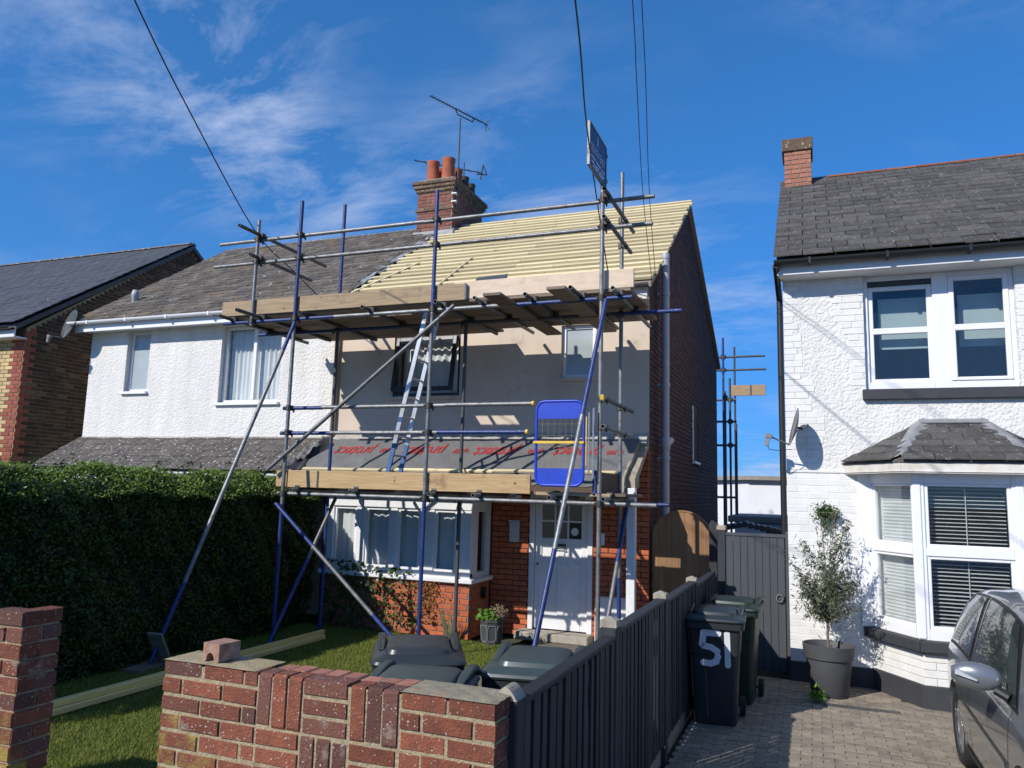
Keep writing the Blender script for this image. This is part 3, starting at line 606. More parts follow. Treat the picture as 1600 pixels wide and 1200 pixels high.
MU = Vector((-1, 0, 0)); mv = Vector((0, -(F0-.07-PY0+.06), -(PZ1-PZ0+.065))).normalized(); MN = MU.cross(mv)
def on_membrane(x, v):
    p = Vector(memb_pt(x, v)); p = p+MN*.022
    return Matrix.Translation(p) @ Matrix((MU, mv, MN)).transposed().to_4x4()
SQ = Matrix.Diagonal((1, 1.85, 1, 1))
def drape(c):
    u = (c.x-AX0)/(AX1-.12-AX0); v = (c.y-(PY0-.06))/(F0-.07-PY0+.06); return Vector((c.x, c.y, memb(u, v)[2]+.009))
for x in (-6.55, -5.36, -4.2, -3.0): text_obj('protect', .215, on_membrane(x, .66) @ SQ, 'membrane_text', ms_, shear=.12, ext=0, space=1.02, conform=drape, bold=.003)
for x in (-5.98, -4.75, -3.6, -2.47): text_obj('vp300', .095, on_membrane(x, .68) @ SQ, 'membrane_text', ms_, shear=.12, ext=0, conform=drape, bold=.001)
mb = MB()
mb.grid(lambda u, v: (AX0+(AX1-.02-AX0)*u, F0-.12+.115*v-.01*math.sin(u*60)*(1-v), PZ1-.05+.15*v+.012*math.sin(u*83)+.008*math.sin(u*211+v*4)), 160, 4).build('cement_fillet', 'cement', pent, True)
for i, (xa, xb) in enumerate(((-7.15, -5.6), (-5.6, -4.05), (-4.05, -2.35))):
    z = memb_pt(-5, .12)[2]+.035; M = Matrix.Rotation(pp, 3, 'X')
    MB().obox(((xa+xb)/2, PY0+.07, PZ0+.05+.01*i), (xb-xa-.004, .055, .03), M).build('batten', 'batten', pent)
MB().cbox((AX0, PY0-.03, PZ0-.22), (AX1-.18, PY0-.005, PZ0-.1)).build('fascia', 'brown_board', pent)
MB().prism([(XR-.16, PY0-.08, PZ0-.24), (XR-.16, PY0+.0, PZ0+.02), (XR-.16, F0-.01, PZ1+.0), (XR-.16, F0-.01, PZ0-.1)], (.03, 0, 0)).build('verge_board', 'weathered_wood', pent)
# flap of old underlay turned up at the party line
MB().grid(lambda u, v: (XP-.25+.33*u+.18*v+.05*math.sin(v*9), PY0-.04+.66*v+.03*math.sin(u*8), PZ0-.01+.40*v+(.05+.07*v)*math.sin(PI*u)*(1+.5*math.sin(v*7+1))+.025*math.sin(u*13+v*9)+.02*math.sin(v*23+u*5)), 26, 26).build('membrane_flap', 'charcoal_paint', pent, True)
MB().grid(lambda u, v: (XP-.18+.16*u+.2*v, PY0+.02+.5*v, PZ0+.09+.40*v+.03*math.sin(u*6+v*12)+.015*math.sin(v*31)), 12, 20).build('membrane_flap', 'membrane', pent, True)
# bay
BX0, BX1, BY = -6.78, -4.40, 9.8
bay = MB(); bay.box((BX0+.01, BY+.012, 0), (BX1-.012, F0, .74)); bay = bay.build('bay_base', 'mortar_grey', A)
bmx = brickwork((BX0, BY, 0), 'X', BX1-BX0, .75, depth=.09)+brickwork((BX1, BY+.09, 0), 'Y', F0-BY-.1, .75, depth=.09, phase=1)
emit(bay, 'brick', 'brick_orange', UB, bmx, 300)
bw = MB(); posts = [(BX0, -6.63), (-6.25, -6.09), (-5.68, -5.56), (-5.2, -4.97), (-4.63, BX1+.0)]
for a, b in posts: bw.cbox((a, BY-.0, .80), (b, BY+.09, 1.72), .008)
bw.cbox((BX0, BY-.012, 1.72), (BX1+.01, BY+.1, 2.1), .006); bw.cbox((BX0, BY+.002, .79), (BX1, BY+.088, .87))
bw.cbox((BX1-.09, BY+.1, 1.70), (BX1, F0-.01, 2.1)); bw.cbox((BX1-.085, BY+.1, .79), (BX1-.002, F0-.01, .87)); bw.cbox((BX1-.09, BY+.1, .87), (BX1, BY+.24, 1.70)); bw.cbox((BX1-.09, F0-.13, .87), (BX1, F0-.01, 1.70))
bwin = bw.build('bay_window', 'white_paint', A)
for (a, b), (c, d) in zip(posts[:-1], posts[1:]):
    fr_ = MB()
    for p, q in (((b, .87), (b+.035, 1.72)), ((c-.035, .87), (c, 1.72)), ((b+.035, .87), (c-.035, .905)), ((b+.035, 1.68), (c-.035, 1.72))): fr_.cbox((p[0], BY+.02, p[1]), (q[0], BY+.07, q[1]))
    fr_.build('casement', 'white_upvc', bwin)
    MB().box((b+.03, BY+.04, .9), (c-.03, BY+.046, 1.69)).build('pane', 'glass', bwin)
MB().box((BX1-.05, BY+.235, .86), (BX1-.044, F0-.125, 1.71)).build('pane', 'glass', bwin)
curtain_mesh(BX0+.1, BX1-.15, .85, 1.75, BY+.115, 20, .016).build('net_curtain', 'curtain', bwin, True)
k = MB().cbox((BX0-.04, BY-.07, .735), (BX1+.06, BY+.1, .795), .01); k.cbox((BX1-.08, BY+.1, .736), (BX1+.06, F0-.01, .794), .01); k.build('sill', 'white_paint', bwin)
MB().box((BX0, BY+.1, 2.02), (BX1-.1, F0, 2.1)).build('bay_soffit', 'white_paint', bwin)
MB().cbox((BX1+.02, BY+.38, .5), (BX1+.06, BY+.45, .66)).build('vent', 'black_plastic', bay)
# door
dr = MB(); x0, x1, z0, z1 = dh; yb = F0+.03
for a, b in (((x0, z0), (x0+.07, z1)), ((x1-.07, z0), (x1, z1)), ((x0+.07, z1-.07), (x1-.07, z1))): dr.cbox((a[0], F0-.015, a[1]), (b[0], F0+.1, b[1]))
dfr = dr.build('door_frame', 'white_paint', A)
dl = MB(); a, b = x0+.075, x1-.075; wd = b-a
dl.box((a, yb+.02, z0+.01), (b, yb+.05, 1.32))
for p, q in (((a, 0.11), (a+.1, 1.9)), ((b-.1, .11), (b, 1.9)), ((a+.1, .11), (b-.1, .3)), ((a+.1, 1.24), (b-.1, 1.36)), ((a+.1, .92), (b-.1, 1.02)), ((a+.1, 1.83), (b-.1, 1.9)), ((a+wd/2-.05, .3), (a+wd/2+.05, .92)), ((a+wd/2-.05, 1.02), (a+wd/2+.05, 1.24))):
    dl.cbox((p[0], yb, p[1]), (q[0], yb+.045, q[1]), .006)
for i in (1, 2): dl.cbox((a+.1+(wd-.2)*i/3-.013, yb+.004, 1.36), (a+.1+(wd-.2)*i/3+.013, yb+.04, 1.83))
dl.cbox((a+.1, yb+.005, 1.585), (b-.1, yb+.039, 1.61))
door = dl.build('door', 'white_paint', A)
for i in range(3):
    for z in (1.36, 1.61): MB().box((a+.1+(wd-.2)*i/3+.008, yb+.02, z-.004), (a+.1+(wd-.2)*(i+1)/3-.008, yb+.026, z+.228)).build('pane', 'car_glass', door)
k = MB().cbox((a+.28, yb-.02, 1.24), (a+.46, yb-.001, 1.285), .004); k.poly([(a+.3, yb-.005, 1.235), (a+.3, yb-.04, 1.22), (a+.44, yb-.04, 1.22), (a+.44, yb-.005, 1.235)], .008); k.build('letter_box', 'black_plastic', door)
MB().lathe([(0, 0), (.018, .005), (.02, .02), (0, .03)], (a+.05, yb-.02, .98), 10).build('knob', 'black_plastic', door)
k = MB().lathe([(.055, 0), (.055, .002), (0, .002)], (0, 0, 0), 20); k.v = [(b-.2+x, yb+.016-z, 1.46+y) for x, y, z in k.v]; k.build('window_sticker', 'far_white', door)
st = MB().cbox((x0-.1, F0-.28, -.01), (x1+.02, F0+.1, .1), .012); st.build('door_step', 'concrete', A)
k = MB().cbox((-4.1, F0-.05, 1.28), (-3.95, F0-.001, 1.57), .012); lan = k.build('wall_lantern', 'lamp_clear', A); MB().cbox((-4.11, F0-.06, 1.565), (-3.94, F0-.002, 1.59), .004).build('cap', 'aluminium', lan)
k = MB().lathe([(0, 0), (.1, .0), (.11, -.02), (.085, -.08), (.04, -.11), (0, -.115)], (-4.0, F0-.14, 1.95), 18); k.build('porch_light', 'white_upvc', A, True)
MB().cbox((-2.80, F0-.12, .0), (-2.36, F0-.002, .62), .012).build('meter_box', 'white_paint', A)
MB().cbox((-2.77, F0-.03, 1.3), (-2.70, F0-.002, 1.46), .006).build('door_bell', 'white_upvc', A)
MB().cbox((-2.2, 9.62, -.01), (-2.09, 9.72, PZ0-.12), .008).build('porch_post', 'white_paint', A)
MB().box((BX1+.1, PY0+.0, PZ0-.16), (AX1-.2, F0-.01, PZ0-.143)).build('porch_soffit', 'white_paint', A)
# pipes
k = MB().tube((-1.955, 11.0, 0), (-1.955, 11.0, 5.52), .055, 16); k.lathe([(.057, 0), (.062, .0), (.062, .05), (.057, .08)], (-1.955, 11.0, 5.45), 16)
for z in (1.6, 2.5, 3.55, 4.9): k.lathe([(.056, 0), (.064, .0), (.064, .05), (.056, .05)], (-1.955, 11., z), 16); k.cbox((-2.08, 10.98, z+.01), (-1.99, 11.02, z+.04))
k.tube((-1.955, 11., 2.72), (-1.93, 11.28, 2.8), .05, 14); k.lathe([(.056, 0), (.07, .02), (.07, .16), (.056, .18)], (-1.955, 11., 2.64), 16)
k.build('soil_pipe', 'pipe_grey', A, True, sharp=40)
k = MB().tube((-7.2, F0-.05, 2.8), (-7.2, F0-.05, 4.75), .036, 12); k.tube((-7.2, F0-.05, 2.8), (-7.28, F0-.2, 2.74), .036, 12); k.build('downpipe', 'cream_pipe', A, True, sharp=40)
# roof: felt, battens, eaves
rfA = MB().prism([(XP+.12, EY+.02, EZ-.02), (XP+.12, RY, RZ-.02), (XP+.12, BACK+.15, rear(BACK+.15)-.02), (XP+.12, BACK+.15, rear(BACK+.15)-.1), (XP+.12, RY, RZ-.1), (XP+.12, EY+.02, EZ-.1)], (XR+.07-XP-.12, 0, 0)).build('roof', 'roof_felt', A)
Mp = Matrix.Rotation(PIT, 3, 'X'); nb = 21
for i in range(nb):
    s = .1+(SL-.14)*i/(nb-1); y = EY+s*math.cos(PIT); z = EZ+s*math.sin(PIT); xs_ = XP+.16+(.1 if i % 3 == 0 else .02*(i % 2))
    xe = XR+.10+random.uniform(-.02, .03); xm = random.choice((-5.9, -5.2, -4.4, -3.7))
    if i > nb-4: xs_ = -6.74
    for xa, xb in ((xs_, xm), (xm+.003, xe)):
        MB().obox(((xa+xb)/2, y-.012, z+.012), (xb-xa, .086, .045), Mp @ Matrix.Rotation(random.uniform(-.003, .003), 3, 'Z')).build('batten', 'batten', rfA)
for x in (-6.9, -5.6): MB().obox((x+.15, (EY+RY)/2-1.0, (EZ+RZ)/2-.62), (.04, 1.6, .03), Matrix.Rotation(PIT, 3, 'X') @ Matrix.Rotation(-.35 if x < -6 else 0, 3, 'Z')).build('batten', 'batten', rfA)
k = MB(); k.obox((-4.58, 10.62, 5.26), (.5, .22, .012), Mp @ Matrix.Rotation(.15, 3, 'Z')); k.build('loose_slate', 'slate_blue', rfA)
MB().cbox((XP+.1, EY-.0, EZ-.26), (XR+.02, EY+.025, EZ-.08)).build('fascia', 'old_white_paint', A)
MB().box((XP+.1, EY+.03, EZ-.2), (XR+.0, F0-.002, EZ-.18)).build('soffit', 'old_white_paint', A)
gutter(MB(), XP+.1, XR+.06, EY-.07, EZ-.06).build('gutter', 'galv_dark', A)
# lead soakers along the junction with the old slates
k = MB()
for i in range(19):
    s = .2+i*.225; y = EY+s*math.cos(PIT); z = EZ+s*math.sin(PIT)
    k.obox((XP+.13+random.uniform(-.03, .03), y, z+.045), (.22, .26, .014), Mp @ Matrix.Rotation(random.uniform(-.25, .25), 3, 'Z') @ Matrix.Rotation(random.uniform(-.2, .2), 3, 'Y'))
k.build('lead_soakers', 'lead', rfA)
# verge mortar on the right edge
k = MB().grid(lambda u, v: (XR+.03+.03*math.sin(u*70)*v, EY+.1+(RY-EY-.1)*u, EZ-.1+(RZ-EZ)*((RY-EY-.1)*u+.1)/(RY-EY)+.10*v+.01*math.sin(u*130)), 120, 2); k.build('verge_mortar', 'cement', rfA, True)
# chimney stack on the party wall
ch = MB().box((-7.59, 13.61, 6.6), (-6.79, 15.09, 8.42)); CH = ch.build('chimney', 'mortar_grey', A)
cb_ = brickwork((-7.6, 13.6, 6.62), 'X', .82, 1.52, depth=.09, jit=.004)+brickwork((-6.78, 13.69, 6.62), 'Y', 1.41, 1.52, depth=.09, phase=1, jit=.004)
emit(CH, 'brick', 'brick_chimney', UB, cb_, 300)
for (zz_, e) in ((7.72, .03), (8.14, .035), (8.215, .07), (8.29, .10)):
    cc = brickwork((-7.6-e, 13.6-e, zz_), 'X', .82+2*e, .07, depth=.1, jit=.004)+brickwork((-6.78+e, 13.7-e, zz_), 'Y', 1.42+2*e-.1, .07, depth=.1, jit=.004)
    emit(CH, 'corbel_brick', 'brick_corbel', UB, cc, 60)
    MB().box((-7.59-e, 13.612-e, zz_-.004), (-6.792+e, 15.1+e, zz_+.069)).build('corbel_core', 'mortar_grey', CH)
k = MB().grid(lambda u, v: (-7.68+.98*u, 13.52+1.66*v, 8.36+.05*math.sin(PI*u)*math.sin(PI*v)**.5+.01*math.sin(u*40)*math.sin(v*50)), 16, 16); k.build('flaunching', 'cement', CH, True)
potp = [(.0, 0), (.135, 0), (.125, .06), (.115, .34), (.125, .36), (.125, .41), (.10, .41), (.095, .2)]
for i, (x, y, m, s) in enumerate(((-7.36, 13.78, 'terracotta', 1.), (-7.0, 13.78, 'terracotta', 1.05), (-7.36, 14.15, 'terracotta', .95), (-7.0, 14.2, 'terracotta', .9), (-7.0, 14.55, 'pot_dark', .85), (-7.0, 14.9, 'pot_dark', .8), (-7.36, 14.6, 'pot_dark', .85))):
    MB().lathe([(r*s*1.08, z*s*1.22) for r, z in potp], (x, y, 8.37), 24).build('chimney_pot', m, CH, True, sharp=50)
k = MB().cbox((-7.66, 13.555, 7.1), (-6.72, 13.6, 7.28), .015); k.build('flashing', 'lead', CH)
for i in range(6): MB().obox((-6.755, 13.72+i*.16, 7.26+i*.055), (.02, .17, .16), Matrix.Rotation(.25, 3, 'X')).build('step_flashing', 'lead', CH)

# ------------------------------------------------------------------ right-hand white house
RH = thing('white_house', 'white painted house with a slate roof, bay window and dark plinth beside the driveway', 'house', (1.5, 9.5, 0))
RF, RX0, RX1 = 9.5, -.29, 6.0
rw = (.58, 2.08, 3.25, 4.58)
wall_holes(MB(), RX0+.012, RX1, 0, 4.72, RF, .3, [rw, (.75, 2.1, .5, 2.2)]).build('wall', 'white_render_coarse', RH)
RRY, RRZ, REY, REZ = 12.5, 7.0, 9.22, 4.78
k = MB(); k.prism([(RX0+.013, RF+.003, 0), (RX0+.013, RF+.003, 4.72), (RX0+.013, RRY, RRZ-.08), (RX0+.013, 15.8, 4.7), (RX0+.013, 15.8, 0)], (.25, 0, 0)); k.box((RX0+.27, 15.5, 0), (RX1, 15.7, 4.7)); k.box((RX0+.27, 12, 0), (RX1, 12.1, 4.7)); k.box((RX0+.27, RF+.31, 2.6), (RX1, 11.98, 2.7)); k.box((RX1-.2, RF+.31, 0), (RX1-.01, 11.97, 2.5))
k.build('side_wall', 'white_brick', RH)
# painted brickwork that shows between the stippled patches
pb = brickwork((RX0, RF-.0115, .21), 'X', .86, 2.1, depth=.05, jit=.002, L=.221, h=.071, j=.004)
pb += [M for M in brickwork((RX0, RF-.006, 2.34), 'X', .5, 2.36, depth=.05, jit=.002, L=.221, h=.071, j=.004, clip=lambda z: (0, .2+.12*math.sin(z*2.1+1)+random.uniform(0, .14))) if M.translation.z > 2.35]
pb += brickwork((.25, RF-.006, 3.3), 'X', .33, 1.38, depth=.05, jit=.002, L=.221, h=.071, j=.004, clip=lambda z: (.12+.08*math.sin(z*5)+random.uniform(-.06, .06), .33))
pb += brickwork((2.1, RF-.006, 3.2), 'X', .6, 1.45, depth=.05, jit=.002, L=.221, h=.071, j=.004)
emit(RH, 'brick', 'white_brick', UB, pb, 300)
MB().box((RX0+.001, RF-.008, .215), (.56, RF-.001, 2.3)).build('painted_joints', 'white_brick', RH)
MB().cbox((RX0-.004, RF-.022, 2.305), (.5, RF-.001, 2.335), .004).build('string_course', 'white_brick', RH)
MB().cbox((RX0-.01, RF-.03, -.02), (.62, RF-.001, .21), .008).build('plinth', 'charcoal_paint', RH)
# upper window pair
wo2 = MB(); x0, x1, z0, z1 = rw; yb = RF+.05
for p, q in (((x0, z0), (x0+.05, z1)), ((x1-.05, z0), (x1, z1)), ((1.29, z0), (1.45, z1)), ((x0+.05, z1-.06), (1.29, z1)), ((1.45, z1-.06), (x1-.05, z1)), ((x0+.05, z0), (1.29, z0+.09)), ((1.45, z0), (x1-.05, z0+.09))):
    wo2.cbox((p[0], yb, p[1]), (q[0], yb+.07, q[1]), .006)
wo2 = wo2.build('window', 'white_upvc', RH)
for a, b, dy_ in ((x0+.05, 1.29, .03), (1.45, x1-.05, -.012)):
    zb, zt = z0+.09, z1-.06-(.06 if dy_ > 0 else 0); fr_ = MB()
    for p, q in (((a, zb), (a+.055, zt)), ((b-.055, zb), (b, zt)), ((a+.055, zb), (b-.055, zb+.04)), ((a+.055, zt-.05), (b-.055, zt)), ((a+.055, 3.9), (b-.055, 3.97))): fr_.cbox((p[0], yb+dy_, p[1]), (q[0], yb+dy_+.045, q[1]), .006)
    s_ = fr_.build('sash', 'white_upvc', wo2)
    for c, d in ((zb+.04, 3.9), (3.97, zt-.05)): MB().box((a+.05, yb+dy_+.02, c-.003), (b-.05, yb+dy_+.026, d+.003)).build('pane', 'glass', wo2)
    MB().box((a+.12, yb+.2, 3.75), (b-.02, yb+.21, 4.35)).build('roller_blind', 'roller_blind', wo2)
MB().cbox((x0+.05, yb+.01, z1-.12), (1.29, yb+.028, z1-.06)).build('sash_shadow_strip', 'dark_frame', wo2)  # dark strip painted in for the shadow gap above the sash
MB().cbox((.54, RF-.07, 3.13), (2.6, RF+.06, 3.25), .008).build('sill', 'charcoal_paint', wo2)
# roof
rr = MB().prism([(RX0-.06, REY+.03, REZ-.02), (RX0-.06, RRY, RRZ-.02), (RX0-.06, 15.9, REZ-.02), (RX0-.06, 15.9, REZ-.1), (RX0-.06, RRY, RRZ-.1), (RX0-.06, REY+.03, REZ-.1)], (RX1-RX0, 0, 0)).build('roof', 'slate_right', RH)
rp = math.atan2(RRZ-REZ, RRY-REY); rs = math.hypot(RRZ-REZ, RRY-REY)
sm = slates((RX0-.09, REY-.04, REZ-.03), 3.75, rs+.02, rp, .325, .205, jit=.008, slip=.03)
emit(rr, 'slate', 'slate_right', US, sm, 300)
emit(rr, 'ridge_tile', 'ridge_tile', UR, [Matrix.Translation((.52+i*.42, RRY, RRZ+.02)) @ Matrix.Diagonal((.41, .22, .11, 1)) for i in range(9)])
MB().obox((.28, RRY-.1, RRZ-.03), (.46, .36, .02), Matrix.Rotation(rp, 3, 'X')).build('lead_saddle', 'lead', rr)
gu = gutter(MB(), RX0-.08, RX1, REY-.08, REZ-.05, .058).build('gutter', 'black_plastic', RH)
k = MB()
for i in range(5): k.cbox((.0+i*.8, REY-.145, REZ-.115), (.035+i*.8, REY-.02, REZ-.04))
k.build('bracket', 'black_plastic', gu)
MB().cbox((RX0-.05, REY, REZ-.2), (RX1, REY+.022, REZ-.06)).build('fascia', 'white_paint', RH)
MB().box((RX0-.04, REY+.025, REZ-.2), (RX1, RF-.002, REZ-.175)).build('soffit', 'white_paint', RH)
k = MB().tube((RX0-.06, REY-.08, REZ-.1), (RX0-.05, RF+.3, REZ-.35), .036, 12); k.tube((RX0-.05, RF+.3, REZ-.35), (RX0-.05, RF+.3, 0), .036, 12); k.build('downpipe', 'black_plastic', RH, True, sharp=40)
k = MB().box((-.298, 12.11, 6.4), (.072, 12.58, 7.36)); RC = k.build('chimney', 'mortar_grey', RH)
emit(RC, 'brick', 'brick_salmon', UB, brickwork((-.308, 12.1, 6.62), 'X', .39, .74, depth=.09)+brickwork((.082, 12.19, 6.62), 'Y', .4, .74, depth=.09), 60)
MB().cbox((-.34, 12.07, 7.36), (.11, 12.62, 7.56), .01).build('chimney_cap', 'brick_corbel', RC)
MB().cbox((-.37, 12.04, 6.6), (.13, 12.1, 6.74), .012).build('flashing', 'lead', RC)
# bay
W0, C0, C1, W1 = Vector((.55, 9.5)), Vector((.97, 8.85)), Vector((1.87, 8.85)), Vector((2.29, 9.5))
def local(p0, p1):
    d = p1-p0; a = math.atan2(d.y, d.x); return Matrix.Translation((p0.x, p0.y, 0)) @ Matrix.Rotation(a, 4, 'Z'), d.length
def tmb(mb, M): mb.v = [tuple(M @ Vector(v)) for v in mb.v]; return mb
RB = MB()
for p, q in ((W0, C0), (C0, C1), (C1, W1)):
    M, ln = local(p, q); RB.v, RB.f = RB.v, RB.f; k = MB().box((.02, .015, -.02), (ln-.02, .12, .56)); RB.add(tmb(k, M).v, k.f)
RB = RB.build('bay', 'white_brick', RH)
pbk = []
for n_, (p, q) in enumerate(((W0, C0), (C0, C1), (C1, W1))):
    M, ln = local(p, q)
    for B in brickwork((0, .003, .22), 'X', ln, .33, depth=.05, jit=.002, phase=n_, L=.221, h=.071, j=.004): pbk.append(M @ B)
    k = tmb(MB().cbox((-.01, -.02, -.02), (ln+.01, .05, .22), .006), M); k.build('plinth', 'charcoal_paint', RB)
    k = tmb(MB().cbox((-.03, -.08, .545), (ln+.03, .1, .65), .008), M); k.build('sill', 'charcoal_paint', RB)
    k = MB()
    for a, b in (((0, .65), (.07, 2.3)), ((ln-.07, .65), (ln, 2.3)), ((.07, .65), (ln-.07, .76)), ((.07, 2.2), (ln-.07, 2.3)), ((.07, 1.47), (ln-.07, 1.56))): k.cbox((a[0], .0, a[1]), (b[0], .09, b[1]), .007)
    for zb, zt in ((.76, 1.47), (1.56, 2.2)):
        for a, b in (((.07, zb), (.105, zt)), ((ln-.105, zb), (ln-.07, zt)), ((.105, zb), (ln-.105, zb+.03)), ((.105, zt-.03), (ln-.105, zt))): k.cbox((a[0], .015, a[1]), (b[0], .06, b[1]), .005)
    win = tmb(k, M).build('window', 'white_upvc', RB)
    for zb, zt in ((.79, 1.44), (1.59, 2.17)):
        tmb(MB().box((.10, .035, zb-.004), (ln-.10, .041, zt+.004)), M).build('pane', 'glass', win)
    if n_ == 0: tmb(MB().grid(lambda u, v: (.08+(ln-.16)*u, .13+.004*math.sin(v*2*PI*40), .76+1.46*v), 1, 160), M).build('roller_blind', 'blind', win)
    else:
        me = None
        for i in range(38):
            z = .78+i*.038
            s_ = tmb(MB().obox((ln/2, .15, z), (ln-.2, .036, .003), Matrix.Rotation(.18+.02*math.sin(i), 3, 'X')), M)
            s_.build('slat', 'blind', win)
        tmb(MB().box((ln/2-.004, .125, .77), (ln/2+.004, .13, 2.2)), M).build('blind_cord', 'blind', win)
emit(RB, 'brick', 'white_brick', UB, pbk, 120)
# corner posts
for p in (C0, C1): MB().cbox((p.x-.05, p.y-.012, .65), (p.x+.05, p.y+.09, 2.3), .02).build('corner_post', 'white_upvc', RB)
MB().cbox((W0.x-.1, RF-.03, .65), (W0.x+.06, RF+.05, 2.3), .008).build('corner_post', 'white_upvc', RB)
# bay roof: fascia, three slated facets, lead hips and top flashing
E0, E1, E2, E3 = Vector((.30, 9.5, 2.42)), Vector((.80, 8.68, 2.42)), Vector((2.04, 8.68, 2.42)), Vector((2.54, 9.5, 2.42)); T0, T1 = Vector((1.14, 9.5, 2.87)), Vector((1.70, 9.5, 2.87))
BR = MB().add([E0, E1, E2, E3, T0, T1, *(v-Vector((0, 0, .02)) for v in (E0, E1, E2, E3))], [(0, 1, 4), (1, 2, 5, 4), (2, 3, 5), (0, 6, 7, 1), (1, 7, 8, 2), (2, 8, 9, 3), (6, 9, 8, 7)]).build('bay_roof', 'slate_right', RB)
def facet(a, b, tl, tr, sw, ex):
    """slates on a facet with eaves a->b and top tl->tr"""
    u = (b-a).normalized(); n = u.cross(((tl+tr)/2-(a+b)/2)).normalized(); v = n.cross(u); W_ = (b-a).length
    S_ = (tl-a).dot(v); la = (tl-a).dot(u); lb = (tr-a).dot(u); R3 = Matrix((u, v, n)).transposed().to_4x4(); out = []
    for r in range(int(S_/ex+.999)):
        s = r*ex; f0, f1 = s/S_, min(1., (s+ex)/S_); p, q = la*max(f0, f1*.9)-.02*(r == 0), W_+(lb-W_)*max(f0, f1*.9)+.02*(r == 0); x = p-(sw/2 if r % 2 else 0)
        while x < q-.02:
            c0, c1 = max(x, p), min(x+sw, q); x += sw
            if c1-c0 < .05: continue
            ln_ = min(ex*1.2, S_-s+.02)
            out.append(Matrix.Translation(a+u*((c0+c1)/2)+v*(s+ln_/2-.03)+n*(.022)) @ R3 @ Matrix.Rotation(-.06+random.uniform(-.01, .01), 4, 'X') @ Matrix.Diagonal((c1-c0-.006, ln_, .012, 1)))
    return out
emit(BR, 'slate', 'slate_right', US, facet(E1, E2, T0, T1, .30, .155)+facet(E0, E1, T0, T0+Vector((.001, 0, 0)), .30, .155)+facet(E2, E3, T1, T1+Vector((.001, 0, 0)), .30, .155))
def lead_strip(a, b, wd, name='hip_lead'):
    d = (b-a).normalized(); sd = d.cross(Vector((0, 0, 1))).normalized()*wd/2; up = Vector((0, 0, .045)); pts = []
    for i in range(13):
        t = i/12; c = a+(b-a)*t+up
        pts += [c-sd*1.1-Vector((0, 0, .03)), c-sd*.2+Vector((0, 0, .004*math.sin(i*2))), c+Vector((0, 0, .018)), c+sd*.2, c+sd*1.1-Vector((0, 0, .03))]
    MB().add(pts, [(i*5+j, i*5+j+1, i*5+j+6, i*5+j+5) for i in range(12) for j in range(4)]).build(name, 'lead', BR, True)
lead_strip(E1+Vector((.02, .03, 0)), T0, .19); lead_strip(E2+Vector((-.02, .03, 0)), T1, .19)
MB().obox(((T0.x+T1.x)/2, 9.44, 2.885), (.66, .13, .02), Matrix.Rotation(.35, 3, 'X')).build('top_lead', 'lead', BR)
for a, b in ((E0, E1), (E1, E2), (E2, E3)):
    M, ln = local(Vector((a.x, a.y)), Vector((b.x, b.y))); tmb(MB().cbox((.0, .012, 2.29), (ln+.0, .04, 2.402), .006), M).build('fascia', 'old_white_paint', BR)
MB().add([v-Vector((0, 0, .11)) for v in (E0, E1, E2, E3)], [(3, 2, 1, 0)]).build('soffit', 'white_paint', BR)

# ------------------------------------------------------------------ yellow-brick house at far left
LH = thing('brick_house', 'yellow brick house with red brick corners and a blue-grey slate roof at the left edge', 'house', (-16, 10.05, 0))
LX, LY, LEZ, LRY, LRZ = -14.0, 10.05, 4.88, 13.95, 7.72
k = MB(); k.box((-24, LY+.012, 0), (LX-.262, LY+.25, 4.8)); k.prism([(LX-.26, LY+.012, 0), (LX-.26, LY+.012, 4.85), (LX-.26, LRY, LRZ-.08), (LX-.26, 17.9, 4.85), (LX-.26, 17.9, 0)], (.248, 0, 0)); k.build('wall', 'mortar', LH)
fb = brickwork((-15.6, LY, 0), 'X', 1.6, 4.72, depth=.09)
def lmat(i):
    M = fb[i]; r = int(round((M.translation.z-.0325)/.075)); ln = .32 if r % 2 else .2
    if M.translation.x+M.to_scale().x/2 > LX-ln+.05 or r in (27, 42): return 'brick_red'
    return 'brick_yellow'
emit(LH, 'brick', 'brick_yellow', UB, fb, 300, mat_of=lmat)
def lclip(z):
    a = 0 if z < 4.8 else (z-4.8)/((LRZ-4.85)/(LRY-LY)); b = 7.8 if z < 4.8 else 7.8-(z-4.8)/((LRZ-4.85)/3.95); return (a+.02, b-.02)
sb = brickwork((LX, LY, 0), 'Y', 7.8, 7.6, clip=lclip, depth=.09, phase=1, jit=.004)
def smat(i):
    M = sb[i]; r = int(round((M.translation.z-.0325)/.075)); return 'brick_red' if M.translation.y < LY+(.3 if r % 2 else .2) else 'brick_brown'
emit(LH, 'brick', 'brick_brown', UB, sb, 300, mat_of=smat)
lp = math.atan2(LRZ-LEZ, LRY-9.75); lsl = math.hypot(LRZ-LEZ, LRY-9.75)
lr = MB().prism([(LX+.1, 9.78, LEZ-.02), (LX+.1, LRY, LRZ-.02), (LX+.1, 18.1, LEZ-.02), (LX+.1, 18.1, LEZ-.12), (LX+.1, LRY, LRZ-.12), (LX+.1, 9.78, LEZ-.12)], (-10, 0, 0)).build('roof', 'slate_blue', LH)
emit(lr, 'slate', 'slate_blue', US, slates((-20.6, 9.72, LEZ-.03), 20.6-13.86, lsl, lp, .3, .21, jit=.003, slip=.01), 300)
emit(lr, 'ridge_tile', 'ridge_grey', UR, [Matrix.Translation((-14.15-i*.42, LRY, LRZ+.02)) @ Matrix.Diagonal((.41, .24, .11, 1)) for i in range(16)])
